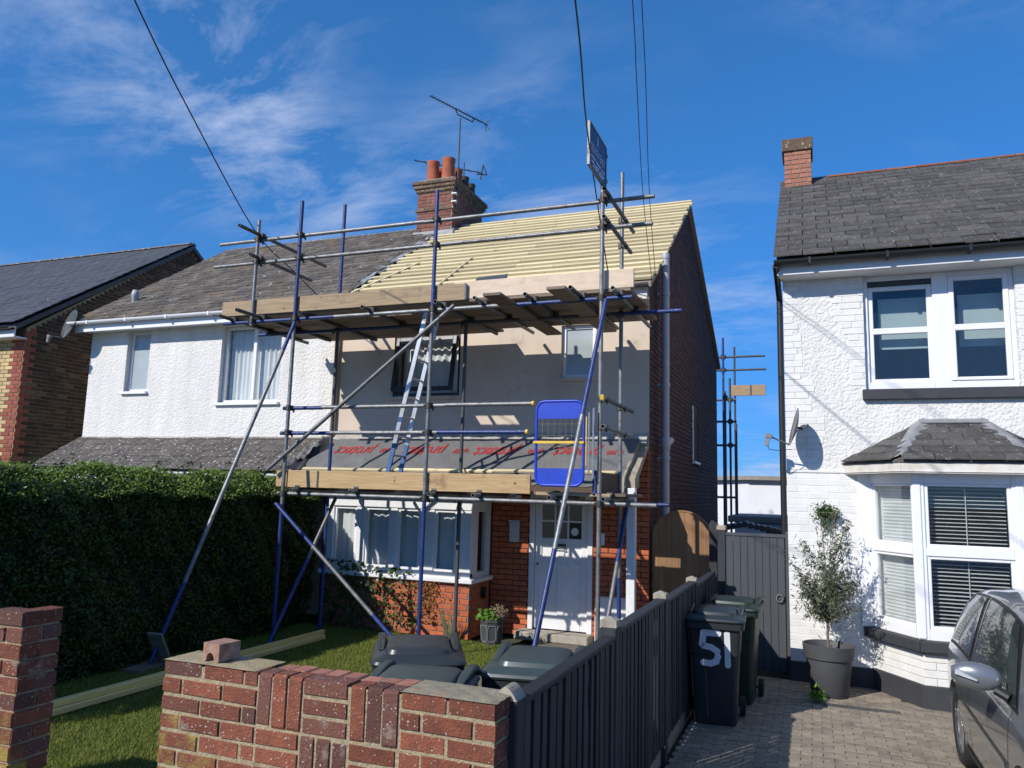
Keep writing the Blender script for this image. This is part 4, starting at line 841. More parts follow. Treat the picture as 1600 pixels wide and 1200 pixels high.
MB().prism([(LX+.06, 9.8, LEZ-.12), (LX+.06, 9.8, LEZ-.03), (LX+.06, LRY, LRZ-.03), (LX+.06, 18.1, LEZ-.03), (LX+.06, 18.1, LEZ-.12), (LX+.06, LRY, LRZ-.12)], (.03, 0, 0)).build('barge_board', 'charcoal_paint', LH)
MB().cbox((-24, 9.78, LEZ-.26), (LX+.06, 9.81, LEZ-.08)).build('fascia', 'white_paint', LH); MB().cbox((-24, 9.815, LEZ-.26), (LX+.06, LY-.003, LEZ-.235)).build('soffit', 'white_paint', LH)
gutter(MB(), -24, LX+.04, 9.7, LEZ-.07).build('gutter', 'black_plastic', LH)
SH = thing('lean_to', 'grey lean-to roof edge against the yellow brick house at the left edge', 'lean-to', (-14.9, 9.3, 0))
MB().prism([(-16.5, 9.2, 0), (-16.5, 9.2, 2.3), (-16.5, 10.0, 2.75), (-16.5, 10.0, 0)], (1.95, 0, 0)).build('wall', 'pipe_grey', SH); MB().prism([(-16.5, 9.1, 2.27), (-16.5, 9.1, 2.33), (-16.5, 10.04, 2.83), (-16.5, 10.04, 2.77)], (2.0, 0, 0)).build('roof', 'lead', SH)

# ------------------------------------------------------------------ background between the houses
BG = thing('rear_building', 'pale flat-roofed building seen through the gap between the two houses', 'building', (0, 25, 0))
k = MB().box((-1.9, 25, 0), (4, 32, 2.55)); k.prism([(-3.4, 27, 0), (-1.9, 25.003, 0), (-1.9, 32, 0), (-3.4, 32, 0)], (0, 0, 2.55)); k.build('wall', 'far_white', BG)
MB().prism([(-3.6, 26.9, 2.55), (-1.95, 24.8, 2.55), (4.2, 24.8, 2.55), (4.2, 32, 2.55), (-3.6, 32, 2.55)], (0, 0, .12)).build('roof', 'far_roof', BG)
MB().cbox((-.75, 26, 2.67), (-.35, 26.4, 2.98), .02).build('chimney', 'brick_salmon', BG)
OB = thing('outbuilding', 'low white outbuilding with a brown weathered roof edge behind the grey gate', 'outbuilding', (0, 20, 0))
MB().box((-1.85, 20, 0), (2, 23, 1.42)).build('wall', 'far_white', OB); MB().cbox((-2.0, 19.85, 1.40), (2.1, 23.1, 1.56), .02).build('roof', 'far_roof', OB)

# ================================================================== SCAFFOLD
SC = thing('scaffold', 'tube and board scaffold of grey and blue poles standing before the cream house', 'scaffold', (-4.4, 8.4, 0))
SY, SR, TR = 8.4, 9.3, .0255
XS = (-6.5, -4.41, -2.23)
def pole(name, a, b, mat, r=TR):
    return MB().pipe(a, b, r).build(name, mat, SC, True, sharp=40)
# standards, front row then back row, each length of tube its own part
for x, segs in ((XS[0], ((0, 1.75, 'blue_tube'), (1.75, 4.1, 'galvanised'), (4.1, 5.9, 'blue_tube'))),
                (XS[1], ((0, 1.93, 'blue_tube'), (1.93, 4.25, 'galvanised'), (4.25, 5.8, 'blue_tube'))),
                (XS[2], ((0, 2.0, 'galvanised'), (2.0, 5.6, 'galvanised')))):
    for a, b, m in segs: pole('standard', (x, SY, a+.005), (x, SY, b), m)
for x, segs in ((-6.42, ((0, 1.7, 'blue_tube'), (1.7, 2.6, 'blue_tube'), (2.6, 4.3, 'galv_dark'), (4.3, 6.17, 'blue_tube'))),
                (-4.36, ((0, 2.0, 'galv_dark'), (2.0, 4.3, 'galv_dark'))),
                (-2.21, ((0, 1.0, 'blue_tube'), (1.0, 3.6, 'galvanised'), (3.6, 6.12, 'galvanised')))):
    for a, b, m in segs: pole('standard', (x, SR, a+.005), (x, SR, b), m)
pole('standard', (-7.22, SY, 4.18), (-7.22, SY, 5.7), 'galvanised')
LZ, BZ = 4.24, 1.89; fy, ry = SY+.052, SR-.052
for a, b, y, z, m in ((-7.75, -5.9, fy, LZ, 'blue_tube'), (-5.9, -3.3, fy, LZ, 'galvanised'), (-3.3, -1.88, fy, LZ, 'blue_tube'), (-7.8, -5.4, ry, LZ, 'blue_tube'), (-5.4, -2.3, ry, LZ, 'galv_dark'), (-2.3, -1.45, ry, LZ, 'blue_tube'),
                      (-6.62, -3.4, fy, BZ, 'galvanised'), (-3.4, -1.6, fy, BZ, 'galvanised'), (-6.6, -3.0, ry, BZ, 'galv_dark'), (-3.0, -1.6, ry, BZ, 'blue_tube')): pole('ledger', (a, y, z), (b, y, z), m)
for a, b, z, m in ((-7.93, -4.6, 5.42, 'galvanised'), (-4.6, -1.63, 5.415, 'galvanised'), (-8.0, -5.2, 5.09, 'galvanised'), (-5.2, -1.65, 5.09, 'galvanised'), (-6.62, -6.0, 3.02, 'blue_tube'), (-6.0, -4.2, 3.025, 'galvanised'), (-4.2, -3.06, 3.03, 'galvanised'), (-6.64, -5.85, 2.685, 'blue_tube'), (-5.85, -4.3, 2.69, 'galvanised'), (-4.3, -3.13, 2.695, 'blue_tube')):
    o = pole('guard_rail', (a, fy, z), (b, fy, z), m)
    if b in (-3.06, -3.13): MB().tube((b-.01, fy, z), (b+.02, fy, z), .03, 14).build('end_cap', 'yellow_paint', o)
for x, y0, y1, z, m in ((-7.17, 7.95, 9.95, 5.47, 'galv_dark'), (-7.17, 8.2, 9.6, 5.14, 'galv_dark'), (-2.16, 8.2, 9.75, 5.47, 'galv_dark'), (-2.16, 8.2, 9.6, 5.14, 'galv_dark'), (-2.16, 8.25, 9.75, 3.06, 'galv_dark'), (-2.16, 8.25, 9.7, 2.74, 'galvanised')):
    o = pole('guard_rail', (x, y0, z), (x, y1, z), m)
    if z == 3.06: MB().tube((x, y0-.03, z), (x, y0+.01, z), .031, 14).build('end_cap', 'yellow_paint', o)
for x, y0, y1, m in ((-7.6, 8.2, 10.2, 'galv_dark'), (-7.1, 7.95, 10.1, 'galv_dark'), (-6.35, 8.3, 10.25, 'galv_dark'), (-5.35, 8.25, 10.3, 'galv_dark'), (-4.3, 8.25, 10.25, 'galv_dark'), (-3.75, 8.2, 10.3, 'galvanised'), (-3.1, 8.2, 10.2, 'galv_dark'), (-2.5, 8.05, 10.3, 'galv_dark'), (-2.05, 8.2, 10.3, 'galvanised')): pole('transom', (x, y0, LZ+.052), (x, y1, LZ+.052), m)
for x, y0, y1 in ((-6.3, 8.3, 9.6), (-5.4, 8.3, 9.6), (-4.3, 8.3, 9.6), (-3.7, 8.25, 9.6), (-2.75, 8.2, 9.6), (-2.12, 8.15, 9.7)): pole('transom', (x, y0, BZ+.052), (x, y1, BZ+.052), 'galvanised')
# braces
def bent(name, a, b, cuts):
    a, b = Vector(a), Vector(b); t0 = 0
    for t, m in cuts: pole(name, a+(b-a)*t0, a+(b-a)*t, m); t0 = t
bent('raker', (-6.45, SY-.06, 4.16), (-6.70, 6.62, .06), ((.1, 'blue_tube'), (.62, 'galvanised'), (.8, 'galvanised'), (1, 'blue_tube')))
bent('raker', (-2.16, SY-.06, 4.2), (-2.52, 6.85, .03), ((.33, 'blue_tube'), (.66, 'galvanised'), (1, 'blue_tube')))
bent('brace', (-6.72, SY-.055, 2.2), (-4.08, SY-.055, 4.26), ((1, 'galvanised'),))
bent('brace', (-6.56, SY-.055, 1.76), (-4.5, SY-.055, .04), ((.30, 'blue_tube'), (.75, 'galvanised'), (1, 'blue_tube')))
bent('brace', (-6.36, 9.42, 1.85), (-6.42, 8.22, .02), ((.45, 'galvanised'), (1, 'blue_tube')))
bent('brace', (-2.15, 9.42, 1.85), (-2.2, 8.3, .02), ((.35, 'blue_tube'), (.75, 'galvanised'), (1, 'blue_tube')))
# sole boards and base plates
MB().obox((-6.72, 6.68, .03), (.22, .62, .04), Matrix.Rotation(.1, 3, 'Z') @ Matrix.Rotation(.02, 3, 'X')).build('sole_board', 'deck_board', SC)
MB().obox((-6.655, 6.72, .16), (.2, .03, .5), Matrix.Rotation(.5, 3, 'X')).build('sole_board', 'deck_board', SC)
for x in XS:
    for y in (SY, SR): MB().cbox((x-.075, y-.075, -.012), (x+.075, y+.075, .006), .003).build('base_plate', 'galv_dark', SC)
# couplers
def coupler_unit():
    k = MB().tube((0, 0, -.035), (0, 0, .035), .036, 10); k.tube((-.035, .052, 0), (.035, .052, 0), .036, 10); k.cbox((-.05, -.02, -.012), (-.03, .03, .012)); k.tube((-.045, -.045, 0), (-.045, .03, 0), .008, 6); k.cbox((.02, .06, -.05), (.04, .085, -.02)); k.tube((.03, .075, -.06), (.03, .075, .01), .008, 6)
    return np.array(k.v), k.f
UC = coupler_unit(); cm = []
for x in XS+(-7.22,):
    for z in (LZ, 5.42, 5.09)+((BZ, 3.02, 2.69) if x > -7 else ()):
        if x == XS[2] and z in (3.02, 2.69): continue
        cm.append(Matrix.Translation((x, SY, z)))
for x in (-6.42, -4.36, -2.21):
    for z in (LZ, BZ): cm.append(Matrix.Translation((x, SR, z)) @ Matrix.Rotation(PI, 4, 'Z'))
for x in (-7.6, -7.1, -5.35, -4.3, -3.75, -3.1, -2.5, -2.05):
    for y, f in ((fy, 0), (ry, PI)): cm.append(Matrix.Translation((x, y, LZ+.052)) @ Matrix.Rotation(PI/2, 4, 'X') @ Matrix.Rotation(-PI/2, 4, 'Z') @ Matrix.Diagonal((.9, .9, .9, 1)))
for x in (-6.3, -5.4, -4.3, -3.7, -2.75, -2.12): cm.append(Matrix.Translation((x, fy, BZ+.052)) @ Matrix.Rotation(PI/2, 4, 'X') @ Matrix.Diagonal((.9, .9, .9, 1)))
for p in ((-2.22, 9.3, 3.06), (-2.22, 9.3, 2.74), (-2.22, 9.3, 5.14), (-2.22, 9.3, 5.47), (-2.22, SY, 5.47), (-2.22, SY, 5.14), (-2.22, SY, 3.06), (-2.22, SY, 2.74), (-7.2, SY, 5.47), (-7.2, SY, 5.14)): cm.append(Matrix.Translation(p) @ Matrix.Rotation(-PI/2, 4, 'Z'))
emit(SC, 'coupler', 'coupler', UC, cm, 300)
# boards: upper deck, lower deck, toe boards
def board(x0, x1, y0, z0, name='deck_board', mat='deck_board', wd=.222, t=.037):
    return MB().cbox((x0, y0, z0), (x1, y0+wd, z0+t), .004).build(name, mat, SC)
dz = LZ+.052+TR+.002
for i in range(8):
    y = 8.47+i*.227
    if i == 1: board(-7.7, -5.62, y, dz); board(-4.98, -3.1, y, dz); board(-3.09, -1.9, y, dz)
    elif i == 7: board(-7.3, -4.2, y, dz); 
    else:
        xm = (-3.95, -4.6, -3.2, -4.0, -5.1, -3.6, -4.2, -4)[i]; board(-7.76+random.uniform(0, .1), xm, y, dz); board(xm+.01, -1.86-random.uniform(0, .1), y, dz)
for x, y0, y1 in ((-3.52, 7.93, 10.25), (-2.72, 7.86, 10.25)):      # boards laid across, ends sticking out to the front
    MB().cbox((x, y0, dz-.092), (x+.222, y1, dz-.056), .004).build('cross_board', 'deck_board', SC)
for i in range(4): board(-6.6, -3.1 if i < 3 else -2.2, 8.48+i*.227, BZ+.08); board(-3.05, -1.95, 8.48+i*.227, BZ+.08)
MB().cbox((-7.78, SY+.028, 4.34), (-3.97, SY+.066, 4.55), .004).build('toe_board', 'toe_board', SC)
MB().cbox((-4.15, SY+.07, 4.36), (-1.87, SY+.108, 4.585), .004).build('toe_board', 'toe_board_new', SC)
MB().cbox((-6.48, SY+.028, 1.975), (-3.06, SY+.066, 2.195), .004).build('toe_board', 'toe_board_amber', SC)
MB().cbox((-6.68, SY+.07, 1.98), (-6.2, SY+.108, 2.19), .004).build('toe_board', 'toe_board_amber', SC)
MB().cbox((-2.98, SY-.0, 1.965), (-2.1, SY+.03, 2.0), .004).build('toe_board', 'toe_board', SC)
MB().cbox((-2.265, SY+.06, 1.975), (-2.225, SR+.05, 2.24), .004).build('toe_board', 'brown_board', SC)
MB().cbox((-2.31, SY+.0, 1.975), (-2.268, SY+.24, 2.26), .004).build('board_end_band', 'blue_tube', SC)
for x, y in ((-6.0, SY+.02), (-3.99, SY+.02)): MB().cbox((x, y, 1.985 if x < -5 else 4.34), (x+.025, y+.006, 2.19 if x < -5 else 4.55), .001).build('board_band', 'galv_dark', SC)
# blue ladder gate
gx0, gx1, gz0, gz1, gy = -2.94, -2.38, 2.08, 3.03, 8.27
def rrect(x0, x1, z0, z1, r, n=6):
    pts = []
    for cx, cz, a in ((x1-r, z1-r, 0), (x0+r, z1-r, PI/2), (x0+r, z0+r, PI), (x1-r, z0+r, 1.5*PI)):
        pts += [(cx+r*math.cos(a+PI/2*i/n), cz+r*math.sin(a+PI/2*i/n)) for i in range(n+1)]
    return pts
pts = [(x, gy, z) for x, z in rrect(gx0, gx1, gz0, gz1, .1)]
LG = MB().poly(pts+[pts[0]], .017, 10).build('ladder_gate', 'blue_paint', SC, True, sharp=40)
def half_panel(zlo, zhi, top):
    o = [(x, gy-.006, z) for x, z in rrect(gx0+.01, gx1-.01, gz0+.01, gz1-.01, .09) if zlo-.001 <= z <= zhi+.001]
    o = o+([(gx0+.01, gy-.006, zlo), (gx1-.01, gy-.006, zlo)] if top else [(gx1-.01, gy-.006, zhi), (gx0+.01, gy-.006, zhi)]); c = sum((Vector(p) for p in o), Vector())/len(o)
    o.sort(key=lambda p: math.atan2(p[2]-c.z, p[0]-c.x)); return MB().prism(o, (0, .012, 0))
half_panel(2.83, 3.1, True).build('panel', 'blue_paint', LG); half_panel(2.0, 2.27, False).build('panel', 'blue_paint', LG)
k = MB()
for i in range(1, 8): k.tube((gx0+i*.07, gy, 2.27), (gx0+i*.07, gy, 2.83), .0014, 5)
for i in range(4): k.tube((gx0, gy, 2.38+i*.13), (gx1, gy, 2.38+i*.13), .0014, 5)
k.build('wire_mesh', 'toe_board', LG)
MB().cbox((gx0-.03, gy-.03, 2.545), (gx1+.01, gy-.018, 2.575), .003).build('rail', 'yellow_paint', LG)
k = MB().tube((gx1+.055, gy+.02, 2.22), (gx1+.055, gy+.02, 2.9), .011, 8); k.tube((gx1+.1, gy+.04, 2.16), (gx1+.1, gy+.04, 2.95), .012, 8); k.build('hinge_bar', 'aluminium', LG)
MB().cbox((gx1+.02, gy-.0, 2.3), (gx1+.035, gy+.02, 2.85), .003).build('hinge_bar', 'yellow_paint', LG)
# ladder between the two lifts
LD = thing('ladder', 'blue and silver ladder leaning from the lower scaffold boards up to the top deck', 'ladder', (-5.1, 8.8, 2.0))
def lad(t, y): return Vector((-5.13+.55*t, y, 2.015+2.5*t))
for y in (8.66, 8.98):
    for a, b, m in ((0, .22, 'ladder_blue'), (.22, 1, 'aluminium')):
        d = (lad(1, y)-lad(0, y)).normalized(); M = Matrix((Vector((d.z, 0, -d.x)), Vector((0, 1, 0)), d)).transposed()
        MB().obox((lad(a, y)+lad(b, y))/2, (.06, .026, (lad(b, y)-lad(a, y)).length), M).build('stile', m, LD)
for i in range(10): MB().tube(lad(.06+i*.1, 8.66), lad(.06+i*.1, 8.98), .014, 8).build('rung', 'aluminium', LD)
# company board on the right-hand pole
SG = thing('company_sign', 'dark blue company board bolted to the top of the right-hand scaffold pole', 'sign', (-2.2, 8.3, 5.54))
MB().cbox((-2.205, 7.66, 5.55), (-2.185, 8.36, 6.03), .004).build('board', 'sign_blue', SG)
k = MB()
for a, b in (((7.645, 5.535), (7.665, 6.045)), ((7.665, 5.535), (8.375, 5.55)), ((7.665, 6.03), (8.375, 6.045)), ((8.36, 5.55), (8.375, 6.03))): k.cbox((-2.212, a[0], a[1]), (-2.178, b[0], b[1]), .003)
k.build('edge_trim', 'galvanised', SG)
MT = Matrix((Vector((0, 1, 0)), Vector((0, 0, 1)), Vector((1, 0, 0)))).transposed().to_4x4()
text_obj('SOUTH EAST', .118, Matrix.Translation((-2.184, 8.01, 5.78)) @ MT @ Matrix.Diagonal((.86, 1.15, 1, 1)), 'sign_text', SG)
k = MB()
for z, segs in ((5.68, ((7.72, 7.9), (7.93, 8.12), (8.15, 8.3))), (5.625, ((7.74, 7.86), (7.9, 8.05), (8.08, 8.29))), (5.59, ((7.8, 8.0), (8.03, 8.22)))):
    for a, b in segs: k.box((-2.185, a, z-.012), (-2.1825, b, z+.012))
k.box((-2.185, 7.97, 5.88), (-2.1825, 8.0, 5.99)); k.build('small_print', 'sign_text', SG)
for z in (5.62, 5.93): MB().cbox((-2.262, 8.36, z), (-2.18, 8.43, z+.05), .006).build('clamp', 'coupler', SG)
MB().pipe((-2.235, 8.395, 5.59), (-2.235, 8.395, 6.03), TR).build('pole_stub', 'galvanised', SG, True, sharp=40)
# scaffold at the back of the house
S2 = thing('rear_scaffold', 'distant scaffold poles and board rising behind the dark brick side wall', 'scaffold', (-2.0, 20, 0))
def p2(name, a, b, m, r=.028): MB().tube(a, b, r, 8).build(name, m, S2, True, sharp=40)
for x, y, z, m in ((-2.09, 20, 6.05, 'blue_tube'), (-1.9, 21, 6.0, 'galv_dark'), (-2.2, 21.4, 4.2, 'galv_dark'), (-1.93, 20.0, 5.0, 'galv_dark'), (-2.0, 19.5, 4.6, 'galv_dark'), (-1.84, 20.6, 3.9, 'galv_dark')): p2('standard', (x, y, 0), (x, y, z), m)
for z, x1 in ((5.56, -1.07), (5.22, -1.05)): p2('guard_rail', (-2.9, 20.06, z), (x1, 20.06, z), 'galv_dark')
for z in (4.45, 3.9, 3.3, 2.0): p2('ledger', (-2.6, 20.06, z), (-1.78, 20.06, z), 'galv_dark')
for p in ((-2.09, 20.03, 5.56), (-2.09, 20.03, 5.22), (-1.93, 20.03, 4.45), (-1.93, 20.03, 3.9), (-1.93, 20.03, 3.3), (-2.0, 19.55, 4.45)): MB().cbox((p[0]-.06, p[1]-.05, p[2]-.06), (p[0]+.06, p[1]+.06, p[2]+.06), .02).build('coupler', 'coupler', S2)
MB().cbox((-1.9, 20.0, 4.55), (-1.07, 20.04, 4.82), .004).build('toe_board', 'toe_board', S2); MB().cbox((-1.44, 19.995, 4.55), (-1.40, 20.0, 4.82), .001).build('board_band', 'galv_dark', S2)

# ================================================================== GARDEN WALLS
GW = thing('garden_wall', 'low red brick garden wall with lichen-spotted bricks in front of the bins', 'brick wall', (-1.94, 2.8, 0))
WX0, WX1, WY, WT_ = -2.75, -1.13, 2.8, 1.205
MB().box((WX0+.005, WY+.0055, 0), (WX1-.006, WY+.207, WT_-.012)).build('mortar_core', 'mortar', GW)
def brick_at(x0, x1, z0, z1, y=WY, d=.1):
    e, g_ = random.uniform(-.004, .002), random.uniform(-.004, .002)
    return Matrix.Translation(((x0+x1)/2+random.uniform(-.002, .002), y+random.uniform(-.004, .003), (z0+z1)/2+random.uniform(-.0015, .0015))) @ Matrix.Rotation(random.uniform(-.014, .014), 4, 'Y') @ Matrix.Rotation(random.uniform(-.012, .012), 4, 'Z') @ Matrix.Diagonal((x1-x0+e, d, z1-z0+g_, 1))
gb = []; pit = .0755
rows = 16
for r in range(rows):
    zt = WT_-r*pit; zb = zt-.0625
    x = WX0-(.11 if r % 2 else 0)                      # left stretch
    while x < WX0+.50:
        a, b = max(x, WX0), min(x+.215, WX0+.515); x += .225
        if b-a > .04: gb.append(brick_at(a, b, zb, zt))
    x = WX0+1.215-(.13 if r % 2 else .02)              # right stretch
    while x < WX1-.02:
        a, b = max(x, WX0+1.215), min(x+.215, WX1); x += .225
        if b-a > .04: gb.append(brick_at(a, b, zb, zt))
for blk in range(6):                                    # basket-weave panels of three courses
    zt = WT_-blk*3*pit; zb = zt-3*pit+.01
    for c in range(3):
        x0 = WX0+.527+c*.229
        if (blk+c) % 2 == 0:
            for i in range(3): gb.append(brick_at(x0+i*.0763, x0+i*.0763+.0655, max(zb, 0), zt))
        else:
            for i in range(3): gb.append(brick_at(x0, x0+.215, zt-i*pit-.0625, zt-i*pit))
gb = [M for M in gb if M.translation.z > .03]
def gmat(i):
    p = gb[i].translation
    return 'brick_garden_mossy' if p.z < 1.0 and p.x < WX0+.35 and p.z < 1.02-(p.x-WX0)*.6 else 'brick_garden'
emit(GW, 'brick', 'brick_garden', UB, gb, 300, mat_of=gmat)
eb = brickwork((WX1, WY+.102, WT_-16*pit+.008), 'Y', .112, 16*pit, depth=.1, h=.0655, L=.102)
emit(GW, 'brick', 'brick_garden', UB, eb, 60)
def crust(x0, x1, y0, y1, z, hgt, seed, nx=40, ny=10):
    rs_ = random.Random(seed); ph = [rs_.uniform(0, 6) for _ in range(6)]
    def f(u, v):
        e = min(u, 1-u)*8; e2 = min(v, 1-v)*5; m = min(1, e)*min(1, e2)
        return (x0+(x1-x0)*u+.003*math.sin(v*23+ph[0]), y0+(y1-y0)*v+.002*math.sin(u*7+ph[1]), z+hgt*m**.5*(1+.35*math.sin(u*17+ph[2])*math.sin(v*9+ph[3]))+.003*math.sin(u*23+ph[4])*math.sin(v*17+ph[5])*min(1, m*2)+.004)
    return MB().grid(f, nx, ny)
pmat('coping_left', (.35, .265, .13), (.30, .25, .165), 18., .95, .8, 60., bdist=.006, stain=((.10, .085, .06), 7., .58))
pmat('coping_right', (.30, .255, .17), (.21, .18, .125), 18., .95, .8, 60., bdist=.006, stain=((.40, .13, .075), 3.2, .60))
crust(WX0-.003, WX0+.505, WY-.004, WY+.212, WT_-.002, .006, 1).build('coping', 'coping_left', GW, True)
crust(WX0+1.21, WX1+.002, WY-.004, WY+.212, WT_-.002, .006, 2).build('coping', 'coping_right', GW, True)
for i in range(8):
    x = WX0+.52+i*.086; MB().cbox((x, WY+.103, WT_-.075), (x+.078, WY+.21, WT_-.004+random.uniform(-.006, .004)), .005).build('brick', 'brick_salmon', GW)
# pier and wall on the other side of the gap
GP = thing('garden_pier', 'weathered brick end of the garden wall at the lower left corner', 'brick wall', (-4.2, 2.65, 0))
PX, PYY, PT = -3.48, 2.65, 1.37
MB().box((-5.6, PYY+.008, 0), (PX-.008, PYY+.197, PT-.06)).build('mortar_core', 'mortar', GP)
gp = []
for r in range(18):
    zt = PT-r*pit-(.0 if r else 0); zb = zt-.0655; x = PX+(.11 if r % 2 else 0)
    if zb < 0: break
    while x > -5.5:
        a, b = max(x-.215, -5.55), min(x, PX); x -= .225
        if b-a > .04 and not (r == 0 and b < PX-.15): gp.append(brick_at(a, b, zb, zt, PYY))
def pm(i): return 'brick_garden_mossy' if gp[i].translation.z < .95 else 'brick_garden'
emit(GP, 'brick', 'brick_garden', UB, gp, 200, mat_of=pm)
ge = []
for r in range(18):
    zt = PT-r*pit; zb = zt-.0655
    if zb < 0: break
    segs = ((0, .205),) if r % 3 == 0 else ((0, .1), (.11, .205)) if r % 2 else ((0, .06), (.07, .205))
    for a, b in segs: ge.append(Matrix.Translation((PX+random.uniform(-.003, .002), PYY+.003+(a+b)/2, (zb+zt)/2)) @ Matrix.Rotation(PI/2, 4, 'Z') @ Matrix.Diagonal((b-a, .09, .0655, 1)))
ge = [M for M in ge]
emit(GP, 'brick', 'brick_garden', UB, ge, 60)
crust(-5.5, PX-.12, PYY-.01, PYY+.21, PT-.085, .03, 5).build('coping', 'coping_left', GP, True)
# loose brick with a half-round groove
LB = []
for i in range(9): LB.append((.026*math.cos(PI-PI*i/8), .036*math.sin(PI*i/8)))
prof = [(-.05, 0), *[(x-.004, z) for x, z in LB], (.05, 0), (.05, .076), (-.05, .076)]
lb = MB().prism([(-2.5+x, 2.82, 1.218+z) for x, z in prof], (0, .12, 0))
ang = Matrix.Translation((-2.5, 2.9, 0)) @ Matrix.Rotation(-.12, 4, 'Z') @ Matrix.Translation((2.5, -2.9, 0)); lb.v = [tuple(ang @ Vector(v)) for v in lb.v]
tag(lb.build('loose_brick', 'brick_loose'), 'single loose grooved brick sitting on top of the garden wall', 'brick')

# ================================================================== HEDGE
HG = thing('hedge', 'tall dense green hedge between the two front gardens, dark on its near side', 'hedge', (-6.95, 6, 0))
HX0, HX1, HY0, HY1, HT = -7.7, -6.9, 2.95, 9.78, 2.10
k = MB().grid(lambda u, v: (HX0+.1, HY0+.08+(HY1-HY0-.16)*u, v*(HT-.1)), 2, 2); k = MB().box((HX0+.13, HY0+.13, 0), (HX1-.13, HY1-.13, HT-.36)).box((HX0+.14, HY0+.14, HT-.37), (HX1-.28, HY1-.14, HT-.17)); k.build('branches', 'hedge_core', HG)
def leaves(P, Nn, size, asp=.55, spread=.6, fold=.25):
    """diamond leaves, two triangles each, at points P roughly facing Nn"""
    n = len(P); d = Nn+RNG.normal(0, spread, (n, 3)); d /= np.linalg.norm(d, axis=1)[:, None]
    a = np.cross(d, RNG.normal(0, 1, (n, 3))); a /= np.linalg.norm(a, axis=1)[:, None]; b = np.cross(d, a)
    s = (size*RNG.uniform(.5, 1.4, n))[:, None]
    V = np.stack([P-a*s*.5, P-b*s*.5*asp+d*s*fold*.3, P+a*s*.5, P+b*s*.5*asp+d*s*fold*.3], 1).reshape(-1, 3)
    return V, np.arange(n*4).reshape(-1, 4)
def rnd(n, a, b): return RNG.uniform(a, b, n)
Ps, Ns = [], []
def wob(y, z): return .05*np.sin(y*2.3+1)+.04*np.sin(y*5.1+z*3)+.03*np.sin(z*4.7+y)
n = 74000; y = rnd(n, HY0, HY1); z = (HT-.13)*rnd(n, 0, 1)**.9; dep = np.abs(RNG.normal(0, .055, n)); rounding = np.clip((z-HT+.33)/.2, 0, 1)**1.5*.16
Ps.append(np.c_[HX1+wob(y, z)-dep-rounding, y, z]); Ns.append(np.tile([1, 0, .35], (n, 1)))
n = 46000; x = rnd(n, HX0, HX1+.02); y = rnd(n, HY0, HY1); ed = .27*np.clip((x-HX0-.25)/(HX1-HX0-.25), 0, 1)**1.4
Ps.append(np.c_[x, y, HT+.03*np.sin(y*3.1)+.025*np.sin(x*9+y*7)-np.abs(RNG.normal(0, .04, n))-ed]); Ns.append(np.tile([-.1, -.5, .9], (n, 1)))
n = 12000; x = rnd(n, HX0, HX1); z = rnd(n, 0, HT); Ps.append(np.c_[x, np.where(rnd(n, 0, 1) < .5, HY0+np.abs(RNG.normal(0, .06, n)), HY1-np.abs(RNG.normal(0, .06, n))), z]); Ns.append(np.tile([.2, 0, .3], (n, 1)))
n = 16000; y = rnd(n, HY0, HY1); z = rnd(n, 0, HT); Ps.append(np.c_[HX0-wob(y, z)+np.abs(RNG.normal(0, .05, n)), y, z]); Ns.append(np.tile([-1, 0, .3], (n, 1)))
nt = 110; ty = rnd(nt, HY0+.1, HY1-.1); tx = rnd(nt, HX0+.15, HX1-.25)          # shoots standing above the clipped top
for i in range(nt):
    hgt = RNG.uniform(.06, .22); m_ = int(8+hgt*60); zz_ = rnd(m_, 0, hgt); Ps.append(np.c_[tx[i]+RNG.normal(0, .018, m_), ty[i]+RNG.normal(0, .018, m_)+zz_*.1, HT-.02+zz_]); Ns.append(np.tile([.2, -.3, .7], (m_, 1)))
Ph, Nh = np.concatenate(Ps), np.concatenate(Ns).astype(float)
dn = np.sin(Ph[:, 1]*6.3+2*np.sin(Ph[:, 2]*5))*np.sin(Ph[:, 2]*7.7+1.5*np.sin(Ph[:, 1]*3.9+1))+.6*np.sin(Ph[:, 1]*17+Ph[:, 2]*13)
kp = RNG.uniform(0, 1, len(Ph)) < np.clip(.80+.3*dn, .25, 1); Ph, Nh = Ph[kp], Nh[kp]
Ph[:, 0] += .025*np.clip(dn[kp], -1, 1)
V, F = leaves(Ph, Nh, .038)
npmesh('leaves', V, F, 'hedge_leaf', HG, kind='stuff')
n = 15000; x = rnd(n, HX0, HX1+.03); y = rnd(n, HY0, HY1); ed = .27*np.clip((x-HX0-.25)/(HX1-HX0-.25), 0, 1)**1.4   # extra brighter leaves on the clipped top, sunlight put into their colour
V, F = leaves(np.c_[x, y, HT+.025+.03*np.sin(y*3.1)+.025*np.sin(x*9+y*7)+RNG.normal(0, .02, n)-ed], np.tile([-.1, -.6, .8], (n, 1)), .036); npmesh('sunlit_leaves', V, F, 'sunlit_leaf', HG, kind='stuff')
